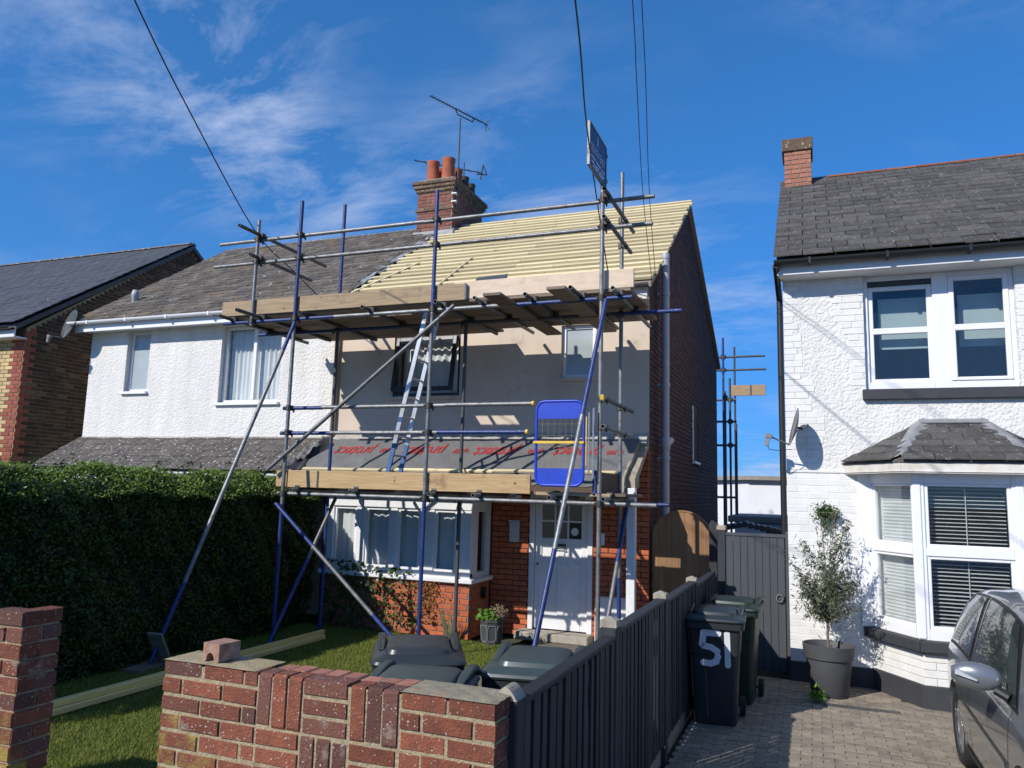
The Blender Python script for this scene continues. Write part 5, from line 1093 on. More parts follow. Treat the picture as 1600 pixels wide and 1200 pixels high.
# creeper on the bay brickwork
CR = thing('creeper', 'ivy creeper with dry brown stems climbing the brick base of the bay window', 'creeper', (-5.9, 9.76, 0))
n = 1500; x = rnd(n, -6.75, -5.15); z = rnd(n, .02, .95)*np.clip(1.15-(x+6.75)*.18, .2, 1); keep = RNG.uniform(0, 1, n) < np.clip(1.2-(x+6.6)*.75, .12, 1); x, z = x[keep], z[keep]
V, F = leaves(np.c_[x, 9.765-np.abs(RNG.normal(0, .035, len(x))), z], np.tile([0, -1., .3], (len(x), 1)), .05, .8); npmesh('leaves', V, F, 'ivy_leaf', CR, kind='stuff')
n = 420; x = RNG.normal(-5.05, .13, n); z = np.clip(.72-np.abs(RNG.normal(0, .3, n)), .2, .78); V, F = leaves(np.c_[x-.25*(.7-z)*0, 9.77-np.abs(RNG.normal(0, .02, n)), z], np.tile([0, -1., .2], (n, 1)), .035, .8); npmesh('dry_leaves', V, F, 'dry_leaf', CR, kind='stuff')
k = MB()
for i in range(9):
    p = [(-6.5+i*.17, 9.785, .0)]
    for j in range(6): p.append((p[-1][0]+random.uniform(-.05, .09), 9.785-random.uniform(0, .02), p[-1][2]+random.uniform(.06, .14)))
    k.poly(p, .006, 5)
k.build('stems', 'bark', CR, kind='stuff')

# ================================================================== FENCE AND GATES
FN = thing('fence', 'dark grey featheredge board fence with pale post tops beside the driveway', 'fence', (-1.15, 6.5, 0))
FX = -1.15; posts_y = (2.99, 4.62, 6.25, 7.92, 9.55); ptop = (1.235, 1.27, 1.245, 1.21, 1.12)
for i, (y, zt) in enumerate(zip(posts_y, ptop)):
    k = MB().cbox((FX-.05, y-.05, -.05), (FX+.05, y+.05, zt-.05), .006); k.build('post', 'fence_paint', FN)
    q = [(FX-.05, y-.05), (FX+.05, y-.05), (FX+.05, y+.05), (FX-.05, y+.05)]
    m = MB()
    if i == 0: m.prism([(FX-.05+.1*t/8, y-.05, zt-.049+.05*math.sin(PI*t/8)) for t in range(9)], (0, .1, 0))
    else: m.add([(*p, zt-.049) for p in q]+[(*p, zt-.01) for p in q]+[(FX, y, zt+.012)], [(0, 1, 5, 4), (1, 2, 6, 5), (2, 3, 7, 6), (3, 0, 4, 7), (4, 5, 8), (5, 6, 8), (6, 7, 8), (7, 4, 8)])
    m.build('post_cap', 'weathered_wood', FN)
def feather():
    k = MB().add([(-.008, -.5, 0), (.006, -.5, 0), (.032, .42, 0), (-.008, .5, 0), (-.008, -.5, 1), (.006, -.5, 1), (.032, .42, 1), (-.008, .5, 1)], [(3, 2, 1, 0), (4, 5, 6, 7), (0, 1, 5, 4), (1, 2, 6, 5), (2, 3, 7, 6), (3, 0, 4, 7)])
    return np.array(k.v), k.f
UF = feather(); fbm = []
for i, (a, b) in enumerate(zip(posts_y[:-1], posts_y[1:])):
    zt = (1.165, 1.19, 1.165, 1.12)[i]; nbd = 14; wd = (b-a-.1)/nbd
    for j in range(nbd):
        y = a+.05+wd*(j+.5); hz = zt-.15+random.uniform(-.004, .004)
        fbm.append(Matrix.Translation((FX+.034+random.uniform(-.003, .003), y, .13+hz/2)) @ Matrix.Rotation(random.uniform(-.008, .008), 4, 'X') @ Matrix.Rotation(random.uniform(-.1, .1), 4, 'Z') @ Matrix.Diagonal((.018, wd*random.uniform(.60, .68), hz, 1)))
        if not (i == 1 and j in (9, 10)): fbm.append(Matrix.Translation((FX+.012, y+wd/2, .13+hz/2)) @ Matrix.Diagonal((.014, wd*.62, hz, 1)))
    MB().cbox((FX-.03, a+.051, zt-.018), (FX+.05, b-.051, zt+.012), .006).build('capping_rail', 'fence_paint', FN)
    MB().cbox((FX-.02, a+.051, -.04), (FX+.012, b-.051, .14), .006).build('gravel_board', 'weathered_wood', FN)
    for z in (.3, .95): MB().cbox((FX-.045, a+.051, z), (FX+.003, b-.051, z+.07), .004).build('rail', 'fence_paint', FN)
emit(FN, 'board', 'fence_paint', UX, fbm, 300)
# tall dark end posts between the gates
EP = thing('gate_post', 'tall dark grey pointed fence panel between the brown gate and the grey gate', 'gate post', (-1.2, 10.3, 0))
MB().prism([(-1.29, 10.42, 0), (-1.29, 10.42, 1.64), (-1.26, 10.42, 1.70), (-1.18, 10.42, 1.66), (-1.12, 10.42, 1.5), (-1.12, 10.42, 0)], (0, .05, 0)).build('board', 'fence_paint', EP)
MB().cbox((-1.105, 9.74, 0), (-1.015, 9.84, 1.60), .006).build('post', 'fence_paint', EP); MB().cbox((-1.115, 9.73, 1.60), (-1.005, 9.85, 1.66), .01).build('post_cap', 'weathered_wood', EP)
MB().cbox((-1.09, 9.85, .0), (-1.06, 10.41, 1.35), .006).build('board', 'fence_paint', EP)
GG = thing('side_gate', 'grey boarded side gate with a ring handle next to the white house', 'gate', (-.65, 9.7, 0))
for i in range(8):
    x = -1.0+i*.083; MB().cbox((x, 9.70, .03), (x+.081, 9.722, 1.545), .005).build('board', 'gate_paint', GG)
MB().cbox((-1.005, 9.69, 1.545), (-.325, 9.735, 1.585), .005).build('top_rail', 'gate_paint', GG)
MB().cbox((-.33, 9.66, 0), (-.275, 9.76, 1.62), .005).build('jamb', 'gate_paint', GG)
for z in (.25, 1.25): MB().cbox((-1.0, 9.723, z), (-.34, 9.75, z+.1), .004).build('ledge', 'gate_paint', GG)
k = MB(); k.tube((-.4, 9.698, .87), (-.4, 9.685, .87), .05, 16)
hd = k.build('handle_plate', 'galv_dark', GG); k = MB(); pts = [(-.4+.036*math.cos(2*PI*i/14), 9.672, .855+.042*math.sin(2*PI*i/14)) for i in range(15)]; k.poly(pts, .008, 8); k.build('ring', 'galvanised', hd, True)
BGt = thing('arched_gate', 'brown arched wooden gate beside the dark brick wall of the scaffolded house', 'gate', (-1.67, 10.62, 0))
def arch(x): return 1.33+.46*math.sqrt(max(0, 1-((x+1.67)/.43)**2))*1.0
nb_ = 9
for i in range(nb_):
    a = -2.07+i*.0895; b = a+.087
    MB().prism([(a, 10.62, .02), (b, 10.62, .02)]+[(b+(a-b)*t/4, 10.62, arch(b+(a-b)*t/4)) for t in range(5)], (0, .022, 0)).build('board', 'gate_brown', BGt)
k = MB()
for i in range(20):
    x0_, x1_ = -2.075+.81*i/20, -2.075+.81*(i+1)/20; k.add([(x0_, 10.61, arch(x0_)), (x1_, 10.61, arch(x1_)), (x1_, 10.61, arch(x1_)+.02), (x0_, 10.61, arch(x0_)+.02), (x0_, 10.65, arch(x0_)), (x1_, 10.65, arch(x1_)), (x1_, 10.65, arch(x1_)+.02), (x0_, 10.65, arch(x0_)+.02)], [(0, 1, 2, 3), (3, 2, 6, 7), (4, 7, 6, 5), (0, 4, 5, 1)])
k.build('arch_trim', 'gate_brown', BGt)
MB().cbox((-2.085, 10.64, 0), (-2.03, 10.70, 1.5), .004).build('jamb', 'brown_board', BGt)
# dark stack of pots behind the grey gate
LP = thing('log_stack', 'row of dark rounded logs stacked behind the grey side gate', 'log stack', (-.8, 12.4, 0))
for i in range(13): MB().tube((-1.25+i*.085, 12.3+random.uniform(-.03, .03), 1.60-.035*abs(i-3)*.5), (-1.25+i*.085, 12.8, 1.60-.035*abs(i-3)*.5), .05+random.uniform(-.008, .008), 10).build('log', 'black_plastic', LP)
MB().box((-1.4, 12.3, 0), (-.1, 12.85, 1.3)).build('stack_base', 'black_plastic', LP)

# ================================================================== BINS
def rring(hx, hy, r, z, n=5):
    pts = []
    for cx, cy, a in ((hx-r, hy-r, 0), (-hx+r, hy-r, PI/2), (-hx+r, -hy+r, PI), (hx-r, -hy+r, 1.5*PI)):
        pts += [Vector((cx+r*math.cos(a+PI/2*i/n), cy+r*math.sin(a+PI/2*i/n), z)) for i in range(n+1)]
    return pts
def loft(rings, cap0=True, cap1=True):
    mb = MB(); n = len(rings[0])
    mb.add([p for r in rings for p in r], [(k*n+i, k*n+(i+1) % n, (k+1)*n+(i+1) % n, (k+1)*n+i) for k in range(len(rings)-1) for i in range(n)]+([tuple(range(n))[::-1]] if cap0 else [])+([tuple(range((len(rings)-1)*n, len(rings)*n))] if cap1 else []))
    return mb
def wheelie_bin(label, loc, rz, bm, lm, sc=1.):
    t = thing('wheelie_bin', label, 'bin', loc, 'wheelie bins')
    M = Matrix.Translation(loc) @ Matrix.Rotation(rz, 4, 'Z') @ Matrix.Scale(sc, 4)
    def B(mb, name, mat, par=t, sm=True): return tmb(mb, M).build(name, mat, par, sm, sharp=24)
    bd = loft([rring(.185, .20, .04, .012), rring(.19, .205, .05, .03), rring(.215, .25, .05, .6), rring(.222, .262, .05, .61), rring(.235, .29, .05, .86)]); b = B(bd, 'body', bm)
    B(loft([rring(.245, .30, .05, .835), rring(.262, .318, .05, .84), rring(.264, .32, .05, .893), rring(.25, .305, .05, .895)]), 'rim', bm, b)
    k = MB()
    for x in (-.12, .12): k.cbox((x-.012, -.262, .1), (x+.012, -.2, .60), .01)
    lid = loft([rring(.268, .33, .06, .897), rring(.274, .337, .06, .91), rring(.268, .33, .06, .925), rring(.235, .29, .07, .94), rring(.20, .245, .07, .947), rring(.196, .241, .07, .949), rring(.186, .231, .065, .972), rring(.176, .221, .06, .977), rring(.10, .13, .05, .984), rring(.03, .04, .02, .985)])
    l = B(lid, 'lid', lm)
    for sx in (-1, 1):
        pts = [(.235*sx, .39, .89), (.235*sx, .375, .93), (.232*sx, .32, .957), (.228*sx, .2, .965), (.224*sx, .05, .955), (.22*sx, -.1, .94)]
        rg = []
        for q, p in enumerate(pts):
            a, c = Vector(pts[max(q-1, 0)]), Vector(pts[min(q+1, 5)]); d = (c-a).normalized(); n_ = Vector((1, 0, 0)).cross(d); f_ = .6 if q in (0, 5) else 1.
            rg.append([Vector(p)+Vector((1, 0, 0))*.026*f_*math.copysign(abs(math.cos(2*PI*i/12))**.6, math.cos(2*PI*i/12))+n_*.017*f_*math.copysign(abs(math.sin(2*PI*i/12))**.6, math.sin(2*PI*i/12)) for i in range(12)])
        k = loft(rg)
        B(k, 'hinge_arm', lm, l)
    B(MB().tube((-.24, .395, .90), (.24, .395, .90), .02, 12), 'handle', bm)
    for sx in (-1, 1): B(MB().cbox((.2*sx-.02, .28, .85), (.2*sx+.02, .40, .915), .01), 'handle_lug', bm, t, False)
    for sx in (-1, 1):
        w_ = MB().tube((.205*sx, .235, .085), (.25*sx, .235, .085), .085, 20); wo_ = B(w_, 'wheel', 'rubber'); B(MB().tube((.249*sx, .235, .085), (.257*sx, .235, .085), .05, 16), 'hub', 'black_plastic', wo_)
    B(MB().tube((-.21, .235, .085), (.21, .235, .085), .012, 8), 'axle', 'galv_dark')
    return t, b, M
wheelie_bin('black wheelie bin with dark lid on the garden path, farthest left of the three', (-2.40, 4.58, -.012), .5, 'bin_grey', 'bin_lid_dark', 1.06)
wheelie_bin('grey-green lidded wheelie bin standing right behind the brick garden wall', (-1.98, 3.78, -.012), .25, 'bin_grey', 'bin_lid', 1.06)
wheelie_bin('green lidded wheelie bin by the fence, behind the garden wall', (-1.60, 4.6, -.012), .2, 'bin_grey', 'bin_lid', 1.06)
t, b51, M51 = wheelie_bin('black wheelie bin with white painted number 51 on the driveway', (-.88, 7.52, .003), .06, 'bin_grey', 'bin_lid_dark')
def stroke(pts, wd, y0):
    """painted ribbon on the bin front"""
    k = MB()
    for a, c in zip(pts[:-1], pts[1:]):
        a, c = Vector((a[0], 0, a[1])), Vector((c[0], 0, c[1])); d = (c-a).normalized(); nrm = Vector((d.z, 0, -d.x))*wd/2; a2, c2 = a-d*wd*.25, c+d*wd*.25
        k.add([tuple(p+Vector((0, y0(p.z), 0))) for p in (a2-nrm, c2-nrm, c2+nrm, a2+nrm)], [(0, 1, 2, 3)])
    for p in pts: k.add([(p[0]+wd*.5*math.cos(2*PI*i/12), y0(p[1]+wd*.5*math.sin(2*PI*i/12))-.0008, p[1]+wd*.5*math.sin(2*PI*i/12)) for i in range(12)], [tuple(range(12))])
    return k
fy_ = lambda z: -(.252+.05*(z-.3)/.6*1.0)-.016+.0*(z)
fy_ = lambda z: -(.262+(z-.61)/.25*.028)-.003 if z > .61 else -(.205+(z-.03)/.57*.045)-.014
five = [(.04, .80), (-.085, .80), (-.10, .70), (-.085, .685), (-.02, .675), (.03, .645)]; five2 = [(.03, .645), (.035, .625)]
k = stroke(five, .055, fy_); k2 = stroke([(.115, .80), (.118, .635)], .05, fy_)
for q in (k, k2): tmb(q, M51)
k.build('number', 'number_paint', b51); k2.build('number', 'number_paint', b51)
k = stroke([(.035, .60), (.02, .555), (-.03, .535), (-.09, .54)], .055, fy_); tmb(k, M51).build('number', 'number_paint', b51)
k = stroke([(.118, .605), (.12, .53)], .05, fy_); tmb(k, M51).build('number', 'number_paint', b51)
wheelie_bin('dark green wheelie bin behind the number 51 bin on the driveway', (-.79, 8.35, .003), -.03, 'bin_green', 'bin_green')

# ================================================================== PLANTS IN POTS
PL = thing('planter', 'dark grey panelled planter with green leaves and dried flower heads by the door', 'planter', (-4.0, 9.68, -.012))
pc = Vector((-4.0, 9.68, -.012))
MB().lathe([(0, .0), (.125, 0), (.135, .02), (.158, .3), (.17, .305), (.17, .345), (.15, .345), (.145, .3), (0, .3)], pc, 8).build('pot', 'planter', PL)
k = MB(); a0 = -PI/2+PI/8*0
for s_ in range(8):
    a = a0+PI/4*s_+PI/8
    if math.sin(a) > .3: continue
    u_ = Vector((-math.sin(a), math.cos(a), 0)); o_ = Vector((math.cos(a), math.sin(a), 0)); c_ = pc+o_*.142+Vector((0, 0, .165))
    q = [c_+u_*x*.085+Vector((0, 0, z))+o_*(z*.075) for x, z in ((-.45, -.1), (.45, -.1), (.6, -.06), (.6, .06), (.45, .1), (-.45, .1), (-.6, .06), (-.6, -.06))]; k.poly(q+[q[0]], .005, 6)
k.build('panel_moulding', 'dish_grey', PL)
n = 260; P = np.c_[RNG.normal(-4.05, .055, n), RNG.normal(9.62, .05, n), .33+np.abs(RNG.normal(0, .045, n))]; V, F = leaves(P, np.tile([0, -.3, 1.], (n, 1)), .075, .6); npmesh('leaves', V, F, 'bright_leaf', PL, kind='stuff')
k = MB(); fl = []
for i in range(7):
    tip = (-3.95+random.uniform(-.02, .17), 9.64+random.uniform(-.08, .06), random.uniform(.38, .5)); k.poly([(-3.98, 9.66, .3), (tip[0]-.02, tip[1], tip[2]-.06), tip], .004, 5); fl.append(tip)
k.build('stems', 'bark', PL, kind='stuff')
P = np.concatenate([np.array(f)+RNG.normal(0, .022, (60, 3)) for f in fl]); V, F = leaves(P, RNG.normal(0, 1, P.shape), .022, .8); npmesh('dry_flowers', V, F, 'dry_flower', PL, kind='stuff')
OT = thing('olive_tree', 'young olive tree in a round dark grey pot against the white house', 'tree', (.1, 8.97, 0)); oc = Vector((.1, 8.97, 0))
pot = MB().lathe([(0, .0), (.17, 0), (.18, .01), (.225, .36), (.225, .375), (.245, .38), (.258, .51), (.245, .515), (.235, .5), (.225, .42), (0, .42)], oc, 36).build('pot', 'olive_pot', OT, True, sharp=40)
MB().lathe([(0, .45), (.226, .44)], oc, 24).build('compost', 'soil', OT)
k = MB(); tr_ = [(.1, 8.97, .42), (.095, 8.98, .62), (.105, 8.97, .82), (.1, 8.975, 1.0)]
k.poly(tr_, .013, 8); brs = []
for i in range(46):
    z = random.uniform(.72, 1.12); a = random.uniform(0, 2*PI); l = random.uniform(.18, .4); up_ = random.uniform(.1, .9) if i > 12 else random.uniform(1.2, 3.)
    d = Vector((math.cos(a), math.sin(a)*.75, up_)).normalized(); 
    if i <= 12: l = random.uniform(.45, .85)
    p0 = Vector((.1, 8.97, z)); p1 = p0+d*l*.55; p2_ = p1+(d+Vector((0, 0, random.uniform(-.25, .2)))).normalized()*l*.45; k.poly([p0, p1, p2_], .003, 5); brs.append((p0, p1, p2_))
k.build('trunk', 'bark', OT)
P = []
for p0, p1, p2_ in brs:
    m_ = 85 if (p2_-p0).length > .4 else 52
    for j in range(m_):
        t_ = random.uniform(.15, 1.02); p = p0+(p1-p0)*t_*2 if t_ < .5 else p1+(p2_-p1)*(t_-.5)*2; P.append(np.array(p)+RNG.normal(0, .03, 3))
P = np.array(P); core_ = np.array([.1, 8.97, 1.0])+RNG.normal(0, 1, (1100, 3))*np.array([.13, .11, .13]); P = np.concatenate([P, core_])
V, F = leaves(P, RNG.normal(0, 1, P.shape)+np.array([0, 0, .5]),   .058, .24, .3); npmesh('leaves', V, F, 'olive_leaf', OT, kind='stuff')
WB = thing('wall_basket', 'small metal wall basket of green foliage hung on the white wall above the olive', 'wall basket', (.12, 9.44, 1.82))
k = MB(); bp_ = [(.12+.10*math.cos(PI+PI*i/10), 9.44-.085*math.sin(PI*i/10), 1.86) for i in range(11)]
k.poly(bp_, .006, 6)
for i in range(11): k.tube(bp_[i], (.12, 9.455, 1.66), .003, 5)
for f_ in (.35, .7): k.poly([tuple(Vector(p)*(1-f_)+Vector((.12, 9.455, 1.66))*f_) for p in bp_], .003, 5)
k.poly([(.12+.055*math.cos(PI*i/10), 9.465, 1.86+.09*math.sin(PI*i/10)) for i in range(11)], .008, 6); k.build('wire_frame', 'metal_basket', WB)
n = 520; P = np.c_[RNG.normal(.12, .06, n), 9.42-np.abs(RNG.normal(0, .035, n)), 1.86+RNG.normal(0, .04, n)]; V, F = leaves(P, RNG.normal(0, 1, (n, 3))+np.array([0, -.6, .6]), .04, .4); npmesh('foliage', V, F, 'ivy_leaf', WB, kind='stuff')
n = 120; P = np.c_[.12+RNG.normal(0, .03, n), 9.43-np.abs(RNG.normal(0, .02, n)), 1.77+RNG.normal(0, .05, n)]; V, F = leaves(P, RNG.normal(0, 1, (n, 3)), .035, .4); npmesh('liner_moss', V, F, 'olive_leaf', WB, kind='stuff')
def weed(label, c, n, sp, h, mat, size=.05):
    t = thing('weed', label, 'plant', c); P = np.c_[RNG.normal(c[0], sp, n), RNG.normal(c[1], sp, n), c[2]+np.abs(RNG.normal(0, h, n))]; V, F = leaves(P, RNG.normal(0, 1, (n, 3))+np.array([0, 0, 1.]), size, .35); npmesh('leaves', V, F, mat, t, kind='stuff')
weed('small green weed growing at the foot of the round olive pot', (-.02, 8.62, 0), 130, .035, .07, 'bright_leaf')
weed('tuft of weeds at the bottom of the fence beside the driveway', (-1.03, 5.75, -.02), 90, .06, .03, 'ivy_leaf', .035)
t = thing('grass_tuft', 'spiky upright grass blades against the lit brick base of the bay', 'plant', (-4.62, 9.65, 0)); k = MB()
for i in range(16): a = random.uniform(-.9, .9); k.add([(-4.62+random.uniform(-.05, .05), 9.65, 0), (-4.61+random.uniform(-.05, .05), 9.65, 0), (-4.62+a*.22, 9.62, random.uniform(.25, .5))], [(0, 1, 2)])
k.build('blades', 'olive_leaf', t)

# ================================================================== TIMBER ON THE LAWN
for lab, y0, y1, nb2 in (('near bundle of yellow roofing battens lying along the lawn by the hedge', 4.6, 6.75, 5), ('far bundle of yellow roofing battens lying along the lawn by the hedge', 6.95, 8.85, 4)):
    t = thing('batten_bundle', lab, 'timber', (-6.1, y0, 0))
    for i in range(nb2):
        lay = i // 3; x = -6.16+(i % 3)*.052+lay*.02; q = random.uniform(-.05, .1)
        MB().obox((x+.03, (y0+y1)/2+q, .045+lay*.05), (.045, y1-y0, .047), Matrix.Rotation(random.uniform(-.02, .02), 3, 'Z')).build('batten', 'lawn_timber', t)

# ================================================================== DISHES, AERIALS, WIRES
def orient(nrm):
    nrm = Vector(nrm).normalized(); x = nrm.cross(Vector((0, 0, 1))).normalized(); return Matrix((x, nrm.cross(x)*-1, nrm)).transposed()
def dish(label, c, nrm, r, foot, lnb, dm='dish_grey'):
    t = thing('satellite_dish', label, 'satellite dish', c); R3 = orient(nrm); k = MB().lathe([(0, 0), (r*.4, .16*r*.16/.16*.16), (r*.7, r*.09), (r, r*.19), (r*.99, r*.21), (r*.7, r*.11), (r*.4, r*.04), (0, .008)], (0, 0, 0), 28)
    k.v = [tuple(Vector(c)+R3 @ Vector((x, y*1.1, z))) for x, y, z in k.v]; k.build('reflector', dm, t, True)
    MB().poly([foot, Vector(c)-Vector(nrm).normalized()*.05, Vector(c)], .014, 8).build('bracket', 'black_plastic', t)
    low = Vector(c)+R3 @ Vector((0, -r*1.05, r*.2)) if (R3 @ Vector((0, -1, 0))).z < 0 else Vector(c)+R3 @ Vector((0, r*1.05, r*.2))
    MB().poly([Vector(c)-Vector((0, 0, .02)), low, Vector(lnb)], .009, 8).build('arm', 'galvanised', t)
    l = Vector(lnb); k = MB().obox(l, (.07, .06, .05), Matrix.Rotation(.3, 3, 'Y')); k.obox(l+Vector((-.02, 0, -.06)), (.045, .045, .1), Matrix.Rotation(.15, 3, 'Y')); k.build('receiver', 'dish_grey', t)
    MB().poly([l+Vector((-.02, 0, -.1)), l+Vector((.0, .02, -.15)), l+Vector((.08, .06, -.16)), low+Vector((.02, .05, -.05))], .004, 5).build('cable', 'cable', t)
dish('grey satellite dish seen edge-on at the corner of the white house', (-.16, 9.22, 2.80), (-.9, -.12, .22), .2, (-.05, 9.495, 2.85), (-.46, 9.12, 2.70))
dish('round grey satellite dish at the eaves corner of the roughcast house', (-12.98, 10.2, 4.88), (-.30, -.9, .25), .27, (-12.8, 10.45, 4.85), (-13.1, 9.86, 4.6), 'dish_shaded')
AE = thing('tv_aerial', 'tall television aerial on a thin mast strapped to the red brick chimney', 'aerial', (-6.72, 13.7, 7.9))
MB().tube((-6.72, 13.68, 7.75), (-6.72, 13.68, 9.72), .016, 8).build('mast', 'galv_dark', AE)
A0, A1 = Vector((-6.97, 12.78, 9.8)), Vector((-6.36, 14.3, 9.8)); d = (A1-A0).normalized(); sd = Vector((0, 0, 1)).cross(d)
bo = MB().tube(A0, A1, .012, 8).build('boom', 'black_plastic', AE)
for i in range(19):
    p = A0+(A1-A0)*(.02+i*.048); MB().tube(p-sd*.075, p+sd*.075, .0045, 5).build('element', 'black_plastic', bo)
k = MB()
for s_ in (-1, 1): k.tube(A1-d*.1, A1+d*.02+Vector((0, 0, .12*s_))+sd*.05, .008, 6); k.tube(A1-d*.1, A1+d*.02+Vector((0, 0, .12*s_))-sd*.05, .008, 6)
k.build('reflector', 'galvanised', bo)
k = MB().poly([A0+(A1-A0)*.42+Vector((0, 0, -.0)), A0+(A1-A0)*.46+Vector((0, 0, -.1)), A0+(A1-A0)*.72+Vector((0, 0, -.1)), A0+(A1-A0)*.75], .012, 6); k.build('cradle', 'black_plastic', bo)
k = MB()
for z in (7.85, 8.02): k.cbox((-6.80, 13.55, z), (-6.68, 13.585, z+.025)); k.cbox((-6.74, 13.58, z), (-6.715, 13.69, z+.02))
k.build('bracket', 'white_paint', AE)
AE2 = thing('small_aerial', 'small dark aerial poking out behind the chimney pots', 'aerial', (-7.2, 14.9, 8.6))
MB().tube((-7.2, 14.95, 8.28), (-7.2, 14.95, 9.35), .014, 8).build('mast', 'galv_dark', AE2); bo = MB().tube((-8.35, 14.7, 9.45), (-6.8, 15.1, 9.1), .012, 6).build('boom', 'black_plastic', AE2)
for i in range(8): p = Vector((-8.3+i*.2, 14.71+i*.05, 9.44-i*.045)); MB().tube(p-Vector((.02, -.1, 0)), p+Vector((.02, -.1, 0)), .005, 5).build('element', 'black_plastic', bo)
MB().poly([(-6.85, 15.1, 8.95), (-6.8, 15.1, 9.3), (-6.7, 15.1, 9.05), (-6.95, 15.1, 9.1)], .014, 6).build('reflector', 'black_plastic', bo)
def wire(label, pts, r=.008):
    P = [Vector(p) for p in pts]; out = []
    for i in range(len(P)-1):
        p0, p1, p2, p3 = P[max(0, i-1)], P[i], P[i+1], P[min(len(P)-1, i+2)]
        for j in range(8):
            t = j/8; out.append(.5*((2*p1)+(p2-p0)*t+(2*p0-5*p1+4*p2-p3)*t*t+(-p0+3*p1-3*p2+p3)*t**3))
    out.append(P[-1]); t = MB().poly(out, r, 6).build('overhead_wire', 'cable'); tag(t, label, 'wire', 'overhead wires')
wire('black overhead wire crossing the upper left sky to the roughcast house', [(-7.3, 10.42, 4.86), (-7.49, 9.6, 5.3), (-7.46, 8.6, 5.64), (-6.69, 6.5, 6.26), (-6.0, 5, 6.6), (-4.2, 1.5, 7.3), (-3.5, 0, 7.55), (-1.5, -9, 8.3)])
wire('black overhead wire passing behind the blue company board', [(-2.6, 10.4, 4.72), (-2.42, 8.9, 5.53), (-2.04, 7, 5.72), (-1.62, 5.2, 5.78), (-.9, 1.5, 6.1), (.3, -9, 8.3)])
wire('left of the two black overhead wires dropping to the right-hand eaves', [(-2.02, 10.3, 4.93), (-1.88, 9, 5.7), (-1.53, 7, 6.08), (-1.35, 6, 6.21), (-.6, 1.5, 6.75), (.35, -9, 8.3)], .0045)
wire('right of the two black overhead wires dropping to the right-hand eaves', [(-1.99, 10.4, 5.04), (-1.8, 9, 5.7), (-1.44, 7, 6.06), (-1.27, 6, 6.19), (-.5, 1.5, 6.73), (.4, -9, 8.3)], .0045)

# ================================================================== CAR
CA = thing('parked_car', 'dark silver hatchback parked nose-out on the driveway at the right edge', 'car', (1.78, 6.1, 0)); CX = 1.78
ST = [(7.93, .36, .50, .55, .48, .68, .42), (7.89, .28, .64, .66, .62, .92, .52), (7.78, .22, .73, .78, .71, 1.12, .55), (7.55, .2, .78, .85, .75, 1.27, .565), (7.15, .2, .80, .875, .765, 1.36, .58), (6.7, .19, .80, .87, .77, 1.40, .59), (6.2, .19, .80, .86, .77, 1.405, .59),
      (5.8, .19, .80, .85, .77, 1.37, .585), (5.45, .19, .80, .845, .765, 1.27, .585), (5.15, .19, .80, .84, .76, 1.08, .60), (4.9, .2, .80, .83, .74, .94, .62), (4.65, .2, .79, .80, .72, .87, .6), (4.38, .22, .75, .72, .67, .78, .55), (4.22, .28, .65, .6, .57, .66, .48), (4.16, .36, .5, .5, .44, .55, .38)]
def cr(p0, p1, p2, p3, t): return .5*((2*p1)+(p2-p0)*t+(2*p0-5*p1+4*p2-p3)*t*t+(-p0+3*p1-3*p2+p3)*t**3)
SA = np.array(ST)
def station(s):
    i = min(int(s), len(ST)-2); t = s-i; return cr(SA[max(i-1, 0)], SA[i], SA[i+1], SA[min(i+2, len(ST)-1)], t)
def section(st):
    y, zs, w, zb, wb, zr, wr = st
    return np.array([(0, zs), (w*.7, zs), (w*.95, zs+.03), (w*.985, zs+.14), (w, zs+(zb-zs)*.55), (w*.985, zb-.07), (wb, zb), ((wb+wr)/2+.018, (zb+zr)/2), (wr+.02, zr-.055), (wr*.8, zr-.015), (wr*.4, zr), (0, zr+.003)])
def cpt(s, t):
    st = station(s); P = section(st); i = min(int(t), len(P)-2); f = t-i; q = cr(P[max(i-1, 0)], P[i], P[i+1], P[min(i+2, len(P)-1)], f) if 0 < i < len(P)-2 else P[i]+(P[i+1]-P[i])*f
    return Vector((CX-q[0], st[0], q[1]))
NS, NT = 84, 44
ring = []
for i in range(NS+1):
    s = (len(ST)-1)*i/NS; left = [cpt(s, 11*j/NT) for j in range(NT+1)]
    right = [Vector((2*CX-p.x, p.y, p.z)) for p in left[1:-1]][::-1]; ring.append(left+right)
k = loft(ring); body = k.build('body', 'car_paint', CA, True)
cut = []
for y in (4.97, 7.13):
    c = bpy.data.objects.new('c', MB().tube((CX-1.2, y, .30), (CX+1.2, y, .30), .335, 40).mesh('c', 'car_trim', base(CA))); COL.objects.link(c); c.parent = CA; cut.append(c)
bpy.context.view_layer.update()
for c in cut:
    m = body.modifiers.new('b', 'BOOLEAN'); m.object = c; m.operation = 'DIFFERENCE'; m.solver = 'EXACT'
bpy.context.view_layer.update()
me = bpy.data.meshes.new_from_object(body.evaluated_get(bpy.context.evaluated_depsgraph_get())); body.modifiers.clear(); body.data = me
me.polygons.foreach_set('use_smooth', [True]*len(me.polygons)); me.set_sharp_from_angle(angle=math.radians(32))
me.materials.clear(); me.materials.append(MATS['car_paint'])
for c in cut: bpy.data.objects.remove(c)
def ysta(y): return float(np.interp(-y, -SA[:, 0], np.arange(len(ST))))
